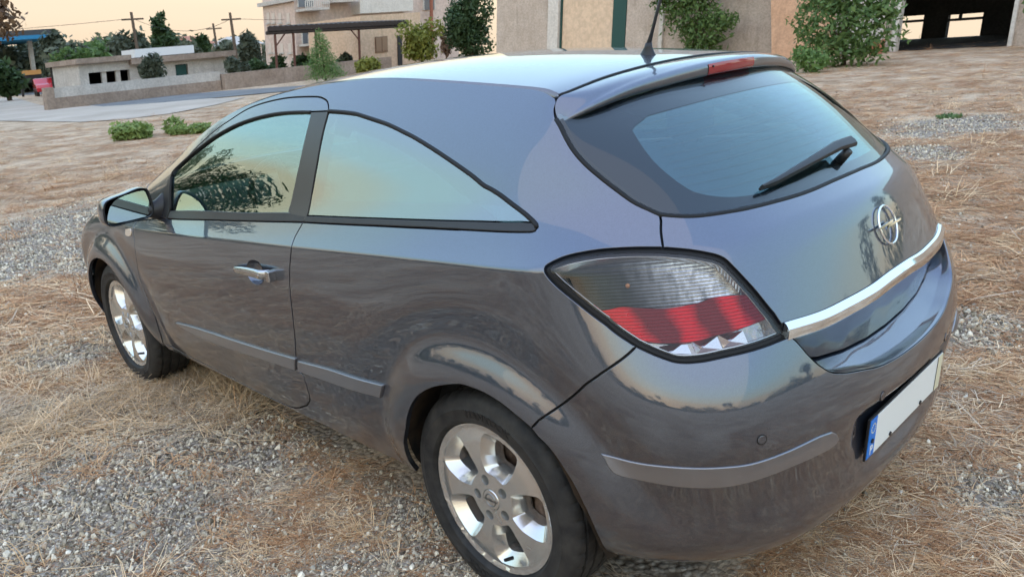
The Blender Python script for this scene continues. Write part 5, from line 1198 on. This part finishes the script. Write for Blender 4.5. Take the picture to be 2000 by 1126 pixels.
zig = [(.073, .005), (-.004, .005), (-.030, -.012), (-.016, -.0045), (-.073, -.0045), (-.073, .0035), (-.006, .0035), (.030, .019), (.012, -.0035), (.073, -.0035)]
zig = [(.074, .0045), (.012, .0045), (-.020, .018), (-.008, .0045), (-.074, .0045), (-.074, -.0045), (-.012, -.0045), (.020, -.018), (.008, -.0045), (.074, -.0045)]
zig = [(-.070, .0048), (.026, .0075), (.010, .0004), (.070, .0004), (.070, -.0044), (-.026, -.0075), (-.010, -.0004), (-.070, -.0004)]
zig = [(-a, b) for a, b in zig]
prism(zig, .004, .0105, 'flash', CHROME, badge)
# registration plate
pl = empty('number_plate'); pl.parent = car
PC = Vector((-.778, 0, .481)); tilt = R(4)
PM = Matrix.Rotation(-tilt, 3, 'Y')
def pbox(name, y0, y1, z0, z1, h, mat, par=pl, x=0.):
    mb = MB(); mb.box((0, 0, 0), (h, y1-y0, z1-z0)); mb.V = [tuple(PC+PM @ Vector((v[0]+x-h/2, v[1]+(y0+y1)/2, v[2]+(z0+z1)/2))) for v in mb.V]
    return mb.build(name, mat, par, bevel=.001)
pbox('plate_holder', -.264, .264, -.059, .059, .006, BLACK, x=.0045)
pbox('plate_sheet', -.26, .2165, -.055, .055, .003, WHITE)
pbox('country_band', .2169, .26, -.055, .055, .0031, BLUE)
pbox('date_band', -.2595, -.2215, -.054, .054, .0012, YELLOW, x=-.0032)
pbox('date_rule', -.2215, -.2195, -.054, .054, .0014, BLACK, x=-.0032)
star = MB()
for k in range(12):
    w = 2*math.pi*k/12; star.box((0, 0, 0), (.001, .0032, .0032)); star.V[-8:] = [tuple(PC+PM @ Vector((v[0]-.0036, v[1]+.2385+.0125*math.cos(w), v[2]+.028+.0125*math.sin(w)))) for v in star.V[-8:]]
star.build('stars', YELLOW, pl)
fc = bpy.data.curves.new('country_letter', 'FONT'); fc.body = 'P'; fc.size = .038; fc.align_x = 'CENTER'; fc.extrude = .0006
fo = bpy.data.objects.new('country_letter', fc); COL.objects.link(fo); fc.materials.append(WHITE)
fo.matrix_world = Matrix.Translation(PC+PM @ Vector((-.0038, .2385, -.046))) @ PM.to_4x4() @ Matrix(((0, 0, -1, 0), (-1, 0, 0, 0), (0, 1, 0, 0), (0, 0, 0, 1)))
bpy.context.view_layer.update(); _me = bpy.data.meshes.new_from_object(fo.evaluated_get(bpy.context.evaluated_depsgraph_get())); _mw = fo.matrix_world.copy(); bpy.data.objects.remove(fo)
_me.transform(_mw); link('country_letter', _me, None, pl)
for y, z in ((.2385, -.008), (-.11, -.045), (.11, -.045)):
    c0 = PC+PM @ Vector((-.0025, y, z)); MB().tube([c0, c0+PM @ Vector((-.004, 0, 0))], .006, 14).build('plate_screw', BLACK, pl)
# wiper
wp = [(-.529, .354, 1.107), (-.535, .30, 1.110), (-.54, .158, 1.123), (-.535, -.02, 1.133), (-.537, -.105, 1.130)]
sN = SK.N(np.array([4.85]), np.array([.885]))[0]; sN = Vector(sN)
wpe = empty('rear_wiper'); wpe.parent = car
wv = [Vector(p) for p in wp]
arm = MB(); al = [.016, .020, .027, .036, .040]; wd = [.004, .0065, .010, .015, .017]
rows_w = []
for i, p in enumerate(wv):
    t = (wv[min(i+1, 4)]-wv[max(i-1, 0)]).normalized(); b = t.cross(sN).normalized()
    rows_w.append([tuple(p+sN*(al[i]+dz*.55)+b*(wd[i]*dy)) for dy, dz in ((-1, -.010), (-1, .0), (-.7, .010), (0, .013), (.7, .010), (1, .0), (1, -.010))])
arm.loft(rows_w, True); arm.F.append(tuple(range(6, -1, -1))); n_ = len(arm.V); arm.F.append(tuple(range(n_-7, n_)))
arm.build('arm', BLACK, wpe, True, auto=40)
bl_ = MB().tube([wv[0]+sN*.008, wv[1]+sN*.009, wv[2]+sN*.011, wv[3]+sN*.014], [.004, .007, .008, .006], 8); bl_.build('blade', RUBBER, wpe, True)
pv = Vector((-.552, -.06, 1.118)); MB().tube([pv-sN*.01, pv+sN*.030], [.014, .012], 16).build('pivot', BLACK, wpe, True)
# roof aerial
ae = empty('aerial'); ae.parent = car
zb = 1.405; AB = Vector((.028, 0, zb)); AT = Vector((-.075, 0, zb+.262)); ad = (AT-AB).normalized()
rows_a = []
for h, rx, ry in ((-.012, .038, .021), (.004, .036, .020), (.018, .024, .013), (.034, .014, .0095), (.047, .0105, .009)):
    rows_a.append([tuple(AB+Vector((-.02*h/.047*.5+rx*math.cos(w), ry*math.sin(w), h))) for w in np.linspace(0, 2*math.pi, 16, endpoint=False)])
bs = MB().loft(rows_a, True); bs.F.append(tuple(len(bs.V)-16+k for k in range(16))); bs.build('aerial_base', BLACK, ae, True)
MB().tube([AB+Vector((-.008, 0, .04)), AB+Vector((-.012, 0, .05)), AB+Vector((-.022, 0, .075)), AB+Vector((-.13, 0, .37))], [.0085, .0075, .0052, .0042], 10).build('mast', BLACK, ae, True)

# ---------------------------------------------------------------- tail lamps
lamp_loop = join(C('lamp_top'), C('lamp_in'), C('lamp_bot'), C('lamp_out'))
lens = panel('tail_lamp', lamp_loop, LENS, off=-.001, gap=.010, bevel=.004, depth=.006, step=.014)
lens_l = inset(lamp_loop, .0125)
for o, l in zip(panel('lamp_gasket', lamp_loop, RUBBER, holes=[inset(lamp_loop, .0105)], holegap=0, off=-.007, gap=.001, step=.02, depth=.05, bevel=.002), lens): o.parent = l
for o, l in zip(panel('lamp_bezel', lens_l, LWHITE, holes=[inset(lamp_loop, .0172)], holegap=0, off=-.0115, gap=0., step=.02, depth=.03, bevel=.001), lens): o.parent = l
lamp_in_loop = inset(lamp_loop, .0165)
# the bands inside: smoked upper chamber, red middle, clear foot

def split(loop, cut):
    """the two halves of a closed loop cut by a curve that ends on it"""
    i = int(np.argmin(((loop-cut[0])**2).sum(1))); j = int(np.argmin(((loop-cut[-1])**2).sum(1)))
    a = np.vstack([loop[i:], loop[:j+1]]) if i > j else loop[i:j+1]
    b = np.vstack([loop[j:], loop[:i+1]]) if j > i else loop[j:i+1]
    return np.vstack([a, cut[::-1][1:-1]]), np.vstack([b, cut[1:-1]])
def pick(pair, up):
    z = [SK.P(p[:, 0], p[:, 1])[:, 2].mean() for p in pair]; return pair[int(np.argmax(z)) if up else int(np.argmin(z))]
upper = pick(split(lamp_in_loop, C('lamp_div1')), True); rest = pick(split(lamp_in_loop, C('lamp_div1')), False)
red = pick(split(rest, C('lamp_div2')), True); foot = pick(split(rest, C('lamp_div2')), False)
pr = split(upper, C('lamp_div3')); xs_ = [SK.P(p[:, 0], p[:, 1])[:, 0].mean() for p in pr]; up_f, up_r = (pr[0], pr[1]) if xs_[0] > xs_[1] else (pr[1], pr[0])
def reflector():
    m = material('lamp_reflector', (.2, .2, .2), .16, .95); t = NT(m); co = t.coords(); ay_ = t.math('ABSOLUTE', t.sepz(co, 'Y'))
    g = t.ramp(t.math('MULTIPLY', t.math('SUBTRACT', .80, ay_), 3.6), [(0., .02), (.30, .035), (.45, .14), (.62, .40), (1., .55)])
    st_ = t.ramp(t.noise(1., 4, .7, t.scale(co, (70, 70, 5))), [(.35, .45), (.65, 1.15)])
    t.set('Base Color', t.mix(1., g, st_, 'MULTIPLY'))
    w = t.new('ShaderNodeTexWave'); w.bands_direction = 'Z'; w.inputs['Scale'].default_value = 44; w.inputs['Distortion'].default_value = .5; t.l.new(co, w.inputs[0]); t.bump(w.outputs[0], .35, .003); return m
LREF = reflector()
LFACET = material('lamp_prism', (.72, .62, .61), .10, 1.)
for nm, lp, mt, of in (('reflector', upper, LREF, -.032), ('red_diffuser', red, LRED, -.014), ('lamp_foot', foot, LFOOT, -.030)):
    for o, l in zip(panel(nm, lp, mt, off=of, gap=.0004, bevel=.001, depth=.02, step=.012), lens): o.parent = l
for sg, l in zip((1, -1), lens):
    for s_, v_ in CURVES['lamp_lobes']:                      # faceted clear prisms along the foot
        X, N, d = skin_frame(s_, v_); t_ = np.cross(N, d); q = [X-N*.029+t_*a*.030+d*b*.015 for a, b in ((-1, -1), (1, -1), (1.2, 1), (-.8, 1))]; top_ = X-N*.013+d*.004-t_*.012
        MB().add([tuple(w*np.array([1, sg, 1])) for w in q+[top_]], [(0, 1, 4), (1, 2, 4), (2, 3, 4), (3, 0, 4)]).build('foot_prism', LFACET, l)
    for k, (s_, v_) in enumerate(CURVES['lamp_bulbs'][:1]):
        X, N, d = skin_frame(s_, v_); P0 = [X-N*.044, X-N*.034, X-N*.026, X-N*.022]
        mb = MB().tube([tuple(q*np.array([1, sg, 1])) for q in P0], [.006, .006, .0045, .002], 12)
        mb.build('bulb', AMBER if k == 0 else LSILVER, l, True)

# ---------------------------------------------------------------- door mirrors
GLS = [(1.01, .929), (.999, .975), (.982, .998), (.957, 1.015), (.904, 1.026), (.847, 1.029), (.837, 1.016), (.831, .974), (.836, .94), (.852, .924), (.871, .922), (.946, .921)]
HSG = [(1.023, .991), (1.008, 1.015), (.976, 1.026), (.92, 1.035), (.871, 1.045), (.844, 1.042), (.826, 1.03), (.818, .976), (.822, .937), (.837, .919), (.873, .911), (.93, .911), (.985, .909), (1.011, .915), (1.028, .933), (1.028, .963)]
def smooth_loop(pts, n=60):
    p = np.array(pts); q = np.vstack([p[-2:], p, p[:3]]); o = []
    for i in range(2, len(p)+2):
        for t in np.linspace(0, 1, 8, endpoint=False):
            a, b, c, d = q[i-1], q[i], q[i+1], q[i+2]; o.append(.5*((2*b)+(c-a)*t+(2*a-5*b+4*c-d)*t*t+(3*b-a-3*c+d)*t**3))
    o = np.array(o); L = np.concatenate([[0], np.cumsum(np.linalg.norm(np.diff(np.vstack([o, o[:1]]), axis=0), axis=1))]); u = np.linspace(0, L[-1], n, endpoint=False); oo = np.vstack([o, o[:1]])
    return np.stack([np.interp(u, L, oo[:, 0]), np.interp(u, L, oo[:, 1])], 1)
for sg, dr in zip((1, -1), door):
    mo = empty('wing_mirror'); mo.parent = car
    h = smooth_loop(HSG); c0 = h.mean(0)+np.array([-.012, -.002]); rows_ = []
    for x, f, sh in ((1.962, .955, 0), (1.958, .985, 0), (1.966, 1.0, 0), (1.99, 1.01, 0), (2.03, .96, .0), (2.07, .82, -.004), (2.095, .60, -.008), (2.108, .32, -.012), (2.11, .05, -.012)):
        q = c0+(h-c0)*f; rows_.append([(x+.10*(.93-b)*.6, sg*(b+sh), z) for b, z in q][::sg])
    mb = MB().loft(rows_, True); mb.build('housing', PAINT, mo, True, auto=50)
    rim_rows = []
    for x, f in ((1.9635, .99), (1.9555, .975), (1.9555, .93), (1.9645, .90)):
        q = c0+(h-c0)*f; rim_rows.append([(x+.06*(.93-b), sg*b, z) for b, z in q][::sg])
    MB().loft(rim_rows, True).build('rim', BLACK, mo, True, auto=50)
    g = smooth_loop(GLS); gm = MB(); n = len(g); gm.add([(1.966+.06*(.93-b), sg*b, z) for b, z in g], [tuple(range(n))[::-sg]]); gm.build('mirror_glass', MIRROR, mo)
    st = MB().loft([[(1.985+.03*math.cos(w)+dx, sg*yy, zz+.030*hh*math.sin(w)) for w in np.linspace(0, 2*math.pi, 14, endpoint=False)] for yy, zz, hh, dx in ((.855, .945, 1., .02), (.83, .938, 1.05, .01), (.80, .935, 1.5, 0), (.77, .945, 2.0, -.01))], True)
    st.build('foot', BLACK, mo, True)
sail = join(dense([CURVES['dwin_top'][0]]+CURVES['dwin_top'][1:3]), dense([CURVES['dwin_top'][2], CURVES['door_top'][2]]), dense(CURVES['door_top'][:3])[::-1], dense([CURVES['door_top'][0], CURVES['belt_bot'][0]]), dense([CURVES['belt_bot'][0], CURVES['dwin_top'][0]]))
try:
    for o, d_ in zip(panel('mirror_sail', sail, BLACK, off=.003, gap=0, step=.015, bevel=.003, depth=.008), door): o.parent = d_
except Exception as e: print('sail', e)

# ---------------------------------------------------------------- cabin and underside
cab = empty('cabin'); cab.parent = car
MB().span(-.45, 2.25, -.66, .66, .30, .34).build('floor', DARKIN, cab)
dash = MB(); dash.loft([[(2.28, y, .93), (2.05, y, .985), (1.86, y, .965), (1.78, y, .90), (1.80, y, .72), (1.86, y, .5)] for y in np.linspace(-.68, .68, 8)]); dash.build('dashboard', BLACK, cab, True, auto=40)
for sg in (1, -1):
    MB().loft([[(-.3, sg*.70, .34), (-.3, sg*.70, 1.02)], [(.8, sg*.71, .34), (.8, sg*.71, .99)], [(2.1, sg*.71, .34), (2.1, sg*.71, .90)]]).build('door_card', DARKIN, cab)
def seat(x, y, w=.50):
    e = MB(); 
    e.loft([[(x+.02+dx*.5, y+w/2*a, .42+zz) for a, zz in ((-1, .02), (-.9, .12), (-.5, .10), (0, .09), (.5, .10), (.9, .12), (1, .02))] for dx in (0, .3, .7, .95, 1.02)])
    rows_ = []
    for h, f, xo in ((.50, .98, .0), (.62, 1., -.03), (.80, .98, -.085), (.95, .92, -.125), (1.06, .78, -.15), (1.095, .6, -.155)):
        rows_.append([(x+.04+xo+dx, y+w/2*f*a, h) for a, dx in ((-1, .03), (-.85, .10), (0, .07), (.85, .10), (1, .03), (.9, -.05), (0, -.06), (-.9, -.05))])
    e.loft(rows_, True); e.F.append(tuple(len(e.V)-8+k for k in range(8)))
    for h0, f0, xo in ((1.10, 0, 0),):
        hr = []
        for zz, f in ((1.12, .7), (1.15, 1), (1.22, 1), (1.27, .85), (1.285, .5)):
            hr.append([(x-.125+.05*f*math.cos(q), y+.125*f*math.sin(q), zz) for q in np.linspace(0, 2*math.pi, 14, endpoint=False)])
        e.loft(hr, True); e.F.append(tuple(len(e.V)-14+k for k in range(14)))
        for yy in (-.05, .05): e.tube([(x-.125, y+yy, 1.05), (x-.125, y+yy, 1.14)], .007, 6)
    return e
for y in (.36, -.36): seat(1.02, y).build('front_seat', DARKIN, cab, True, auto=60)
for y in (.31, -.31): seat(.20, y, .58).build('rear_seat', DARKIN, cab, True, auto=60)
MB().span(-.42, .05, -.62, .62, .985, 1.005).build('parcel_shelf', DARKIN, cab)
wheelm = MB(); sc0 = Vector((1.62, .36, .93)); ax = Vector((-.86, 0, .5)).normalized(); e1 = Vector((0, 1, 0)); e2 = ax.cross(e1)
wheelm.loft([[tuple(sc0+(e1*math.cos(w)+e2*math.sin(w))*(.185+.014*math.cos(q))+ax*.014*math.sin(q)) for q in np.linspace(0, 2*math.pi, 8, endpoint=False)] for w in np.linspace(0, 2*math.pi, 33)], True)
for w in (0, math.pi, -math.pi/2): wheelm.tube([sc0, sc0+(e1*math.cos(w)+e2*math.sin(w))*.18], [.045, .014], 8)
wheelm.tube([sc0-ax*.12, sc0+ax*.01], .06, 14); wheelm.build('steering_wheel', BLACK, cab, True)
# A dark tub behind the panels closes the body below the belt
tub = MB()
tub.span(-.52, 3.2, -.60, .60, .215, .30)
tub.build('underbody', RUBBER, car)
for cx in (0., 2.614):
    for sg in (1, -1):
        rows_ = []
        for f_ in (0., .4, .8, 1.):
            rw = []
            for a in np.linspace(-14, 194, 44):
                zz = max(.242, .305+.378*math.sin(R(a))); ym = float(np.interp(zz, [.242, .262, .32, .43], [.775, .785, .815, .845]))
                rw.append((cx+.378*math.cos(R(a))*(1-.055*max(0, f_-.8)*5), sg*(.5+(ym-.5)*f_), zz-.018*max(0, f_-.8)*5*(zz > .45)))
            rows_.append(rw[::sg])
        mb = MB().loft(rows_); ctr = len(mb.V); mb.V.append((cx, sg*.50, .305)); mb.F += [(ctr, k+1, k) for k in range(43)]
        mb.build('wheel_well', UNDER, car, True)
exh = MB().tube([(-.40, -.32, .27), (-.60, -.34, .26), (-.69, -.34, .25)], .028, 12); exh.build('exhaust_pipe', material('exhaust', (.2, .18, .16), .4, 1.), car, True)

# ---------------------------------------------------------------- wheels
def tyre_mat():
    m = material('tyre_rubber', (.022, .022, .023), .62, 0, .35); t = NT(m); co = t.coords()
    t.set('Base Color', t.ramp(t.noise(18, 5, .6, co), [(.35, (.016, .016, .017)), (.7, (.042, .039, .036))]))
    t.bump(t.noise(260, 3, .6, co), .12, .002); return m
TYRE = tyre_mat()
LETTER = material('tyre_lettering', (.012, .012, .013), .45)
def alloy():
    m = material('alloy_silver', (.56, .55, .53), .30, .85, .5, .35, .08); t = NT(m); co = t.coords()
    n = t.ramp(t.noise(14, 5, .65, co), [(.66, 0.), (.69, 1.)])
    t.set('Base Color', t.mix(t.math('MULTIPLY', n, .22), (.68, .67, .65), (.78, .77, .74)))
    t.set('Roughness', t.math('ADD', t.math('MULTIPLY', n, .2), .24)); return m
ALLOY = alloy()
RUST = material('brake_iron', (.16, .10, .075), .55, .6); _t = NT(RUST); _t.set('Base Color', _t.ramp(_t.noise(30, 4, .6, _t.coords()), [(.4, (.09, .055, .04)), (.65, (.24, .17, .13))]))
WR = .316
# tyre: turned profile (r, y) with tread grooves, y = 0 at the wheel's middle plane
def tyre_mesh():
    half = [(.2235, .078), (.2245, .0865), (.2285, .0965), (.2330, .1010), (.2480, .1035), (.2650, .1040), (.2660, .1046), (.2680, .1046), (.2690, .1036), (.2820, .1010), (.2930, .0965), (.3010, .0905), (.3075, .0830), (.3105, .0775), (.3125, .0700), (.3128, .0640)]
    tread = [(.3060, .0632), (.3060, .0560), (.3140, .0552), (.3146, .0270), (.3062, .0262), (.3062, .0170), (.3150, .0162), (.3152, .0)]
    prof = half+tread; prof = prof+[(r, -y) for r, y in prof[-2::-1]]
    ns = 240; np_ = len(prof); V = []; F = []
    for i in range(ns):
        a = 2*math.pi*i/ns; c, s = math.cos(a), math.sin(a)
        for j, (r, y) in enumerate(prof):
            rr = r
            ay = abs(y)
            if .062 < ay < .092 and i % 6 == 0: rr = r-.0035*min(1, (.094-ay)/.01)          # shoulder slots
            if ay <= .0555 and r > .31 and (i+(2 if ay > .02 else 0)) % 6 == 0: rr = r-.0025
            V.append((rr*c, y, rr*s))
    for i in range(ns):
        k = (i+1) % ns
        for j in range(np_-1): F.append((i*np_+j, i*np_+j+1, k*np_+j+1, k*np_+j))
    return V, F
tv, tf = tyre_mesh()
def rim_mesh():
    phase = 34
    outer = [(.2175*math.cos(a), .2175*math.sin(a)) for a in np.linspace(0, 2*math.pi, 160, endpoint=False)]
    V = []; F = []
    def hgt(x, y):
        r = math.hypot(x, y)
        e = np.interp(r, [0, .034, .045, .075, .12, .17, .200, .2045, .2085, .2135, .2175], [.004, .004, .003, .001, .006, .004, -.002, -.003, -.001, .0035, .0025])
        return e
    faces = []; holes = []
    def wloop(spec, c0, n=12, rc=.0):
        pts = []
        r0, r1 = spec[0][0], spec[-1][0]
        up = [(r, a) for r, a in spec]; dn = [(r, -a) for r, a in spec[::-1]]
        poly = [(r*math.cos(R(c0+a)), r*math.sin(R(c0+a))) for r, a in up]
        # outer arc
        for t in np.linspace(0, 1, 7)[1:-1]: a = spec[-1][1]*(1-2*t); poly.append((r1*math.cos(R(c0+a)), r1*math.sin(R(c0+a))))
        poly += [(r*math.cos(R(c0+a)), r*math.sin(R(c0+a))) for r, a in dn]
        for t in np.linspace(0, 1, 6)[1:-1]: a = -spec[0][1]*(1-2*t); poly.append((r0*.96*math.cos(R(c0+a)), r0*.96*math.sin(R(c0+a))))
        p = np.array(poly)
        for _ in range(2):                                  # round the corners
            q = np.empty((2*len(p), 2)); nx = np.roll(p, -1, 0); q[0::2] = p*.86+nx*.14; q[1::2] = p*.14+nx*.86; p = q
        L = np.concatenate([[0], np.cumsum(np.linalg.norm(np.diff(np.vstack([p, p[:1]]), axis=0), axis=1))]); u = np.linspace(0, L[-1], 64, endpoint=False); pp = np.vstack([p, p[:1]])
        return np.stack([np.interp(u, L, pp[:, 0]), np.interp(u, L, pp[:, 1])], 1)
    FACE = [(.080, 24), (.10, 26.5), (.13, 26), (.165, 23), (.188, 20.5), (.197, 17)]
    HOLE = [(.094, 15.5), (.11, 17.5), (.14, 17), (.160, 15.2), (.169, 12)]
    wl_, wh_ = [], []
    for k in range(5):
        wl_.append(wloop(FACE, phase+72*k)); wh_.append(wloop(HOLE, phase+72*k))
    lug = []
    for k in range(5):
        a = R(phase+36+72*k); c = np.array([.056*math.cos(a), .056*math.sin(a)]); lug.append([c+rr*np.array([math.cos(w), math.sin(w)]) for rr, w in ((.0145, w) for w in np.linspace(0, 2*math.pi, 20, endpoint=False))])
    lug = [np.array(l) for l in lug]
    cap = np.array([(.031*math.cos(w), .031*math.sin(w)) for w in np.linspace(0, 2*math.pi, 40, endpoint=False)])
    V2, F2 = fill(np.array(outer), wl_+lug+[cap], .008)
    V = [(x, hgt(x, y), y) for x, y in V2]; F = [f[::-1] for f in F2]
    sharp_from = len(F)
    def wall(loops):                                        # list of (loop2d, y)
        b = len(V); m = len(loops[0][0])
        for lp, yy in loops: V.extend([(p[0], yy if yy is not None else hgt(*p), p[1]) for p in lp])
        for k in range(len(loops)-1):
            for j in range(m):
                q = (b+k*m+j, b+k*m+(j+1) % m, b+(k+1)*m+(j+1) % m, b+(k+1)*m+j); F.append(q)
    for a, b_ in zip(wl_, wh_): wall([(a, None), (b_, -.030), (b_*.998, -.062)])
    for l in lug:
        c = l.mean(0); wall([(l, None), (c+(l-c)*.86, -.010), (c+(l-c)*.80, -.026), (c+(l-c)*.05, -.027)])
    wall([(cap, None), (cap*.99, -.006)])
    # lip and barrel
    m = 160; b = len(V); rows_ = [(.2175, .0025), (.2200, -.002), (.2190, -.010), (.2000, -.016), (.1970, -.05), (.1900, -.16)]
    for r, y in rows_:
        V.extend([(r*math.cos(a), y, r*math.sin(a)) for a in np.linspace(0, 2*math.pi, m, endpoint=False)])
    for k in range(len(rows_)-1):
        for j in range(m): F.append((b+k*m+j, b+k*m+(j+1) % m, b+(k+1)*m+(j+1) % m, b+(k+1)*m+j))
    return V, F
rv, rf = rim_mesh()
def me_of(name, V, F, mat, auto=None):
    me = bpy.data.meshes.new(name); me.from_pydata([tuple(map(float, v)) for v in V], [], [tuple(f) for f in F]); me.update()
    b = bmesh.new(); b.from_mesh(me); bmesh.ops.remove_doubles(b, verts=b.verts, dist=1e-5); bmesh.ops.recalc_face_normals(b, faces=b.faces); b.to_mesh(me); b.free()
    me.polygons.foreach_set('use_smooth', [True]*len(me.polygons))
    if auto: me.set_sharp_from_angle(angle=R(auto))
    me.materials.append(mat); return me
ME_T = me_of('tyre', tv, tf, TYRE, 35); ME_R = me_of('rim', [(x*1.02, y, z*1.02) for x, y, z in rv], rf, ALLOY, 28)
def turned(prof, n=40):
    V = [(r*math.cos(2*math.pi*i/n), y, r*math.sin(2*math.pi*i/n)) for r, y in prof for i in range(n)]
    F = [(k*n+i, k*n+(i+1) % n, (k+1)*n+(i+1) % n, (k+1)*n+i) for k in range(len(prof)-1) for i in range(n)]; F.append(tuple(range((len(prof)-1)*n, len(prof)*n)))
    return V, F
ME_C = me_of('hub_cap', *turned([(.0305, -.008), (.0305, .003), (.029, .0055), (.020, .007), (.001, .0072)]), ALLOY, 30)
lg = MB(); lg.loft([[((.0185+.0016*math.cos(q))*math.cos(w), .0072+.0014*math.sin(q), (.0185+.0016*math.cos(q))*math.sin(w)) for q in np.linspace(0, 2*math.pi, 6, endpoint=False)] for w in np.linspace(0, 2*math.pi, 33)], True)
lg.add([(a, .0088, b) for a, b in ((-.026, .0015), (-.004, .0015), (.008, .0075), (.003, .0015), (.026, .0015), (.026, -.0015), (.004, -.0015), (-.008, -.0075), (-.003, -.0015), (-.026, -.0015))], [tuple(range(10))])
ME_L = me_of('cap_emblem', lg.V, lg.F, material('emblem_grey', (.25, .25, .25), .3, 1.), 30)
ME_D = me_of('brake_disc', *turned([(.02, -.030), (.06, -.030), (.075, -.045), (.138, -.045), (.138, -.062), (.05, -.062)]), RUST, 30)
cal = MB()
for a in np.linspace(R(200), R(250), 8): pass
cal.loft([[(r*math.cos(a), y, r*math.sin(a)) for r, y in ((.10, -.034), (.150, -.034), (.152, -.07), (.10, -.07))] for a in np.linspace(R(150), R(205), 10)], True)
ME_K = me_of('brake_caliper', cal.V, cal.F, RUST, 30)
vl = MB().tube([(.176*math.cos(R(-108)), -.004, .176*math.sin(R(-108))), (.171*math.cos(R(-108)), .014, .171*math.sin(R(-108))), (.168*math.cos(R(-108)), .024, .168*math.sin(R(-108)))], [.0055, .0052, .0045], 10)
ME_V = me_of('valve', vl.V, vl.F, BLACK, 40)
# raised sidewall lettering
def text_mesh(body, size, r, ang, y, flip_=False):
    cu = bpy.data.curves.new('lettering', 'FONT'); cu.body = body; cu.size = size; cu.extrude = .0008; cu.align_x = 'CENTER'; cu.offset = .0009; cu.resolution_u = 3; cu.space_character = 1.08
    ob = bpy.data.objects.new('lettering', cu); COL.objects.link(ob); bpy.context.view_layer.update()
    me = bpy.data.meshes.new_from_object(ob.evaluated_get(bpy.context.evaluated_depsgraph_get())); bpy.data.objects.remove(ob)
    for v in me.vertices:
        a = R(ang)+v.co.x/r; rr = r+v.co.y; v.co = (rr*math.cos(a), y(rr)+v.co.z, rr*math.sin(a))
    me.materials.clear(); me.materials.append(LETTER); return me
ysw = lambda r: float(np.interp(r, [.224, .233, .248, .265, .2665, .268, .282, .293, .301], [.0985, .101, .1035, .104, .1048, .1046, .101, .0965, .0905]))+.0004
TXT = text_mesh('HANKOOK', .030, .2475, 97, ysw)
TX2 = text_mesh('HANKOOK', .030, .2475, -83, ysw)
for nm, x, sg, rot in (('rear', 0., 1, 0), ('front', 2.614, 1, 21), ('rear', 0., -1, 40), ('front', 2.614, -1, 10)):
    w = empty('wheel', (x, sg*.742, WR-.007)); w.parent = car
    w.rotation_euler = (0, R(rot), 0) if sg > 0 else (0, R(rot), math.pi)
    for pn, me, dy in (('tyre', ME_T, 0), ('rim', ME_R, .0855), ('hub_cap', ME_C, .0855), ('cap_emblem', ME_L, .0855), ('brake_disc', ME_D, .055), ('brake_caliper', ME_K, .055), ('valve', ME_V, .0855), ('tyre_lettering', TXT, 0), ('tyre_lettering', TX2, 0)):
        o = bpy.data.objects.new(pn, me); COL.objects.link(o); o.parent = w; o.location = (0, dy, 0)
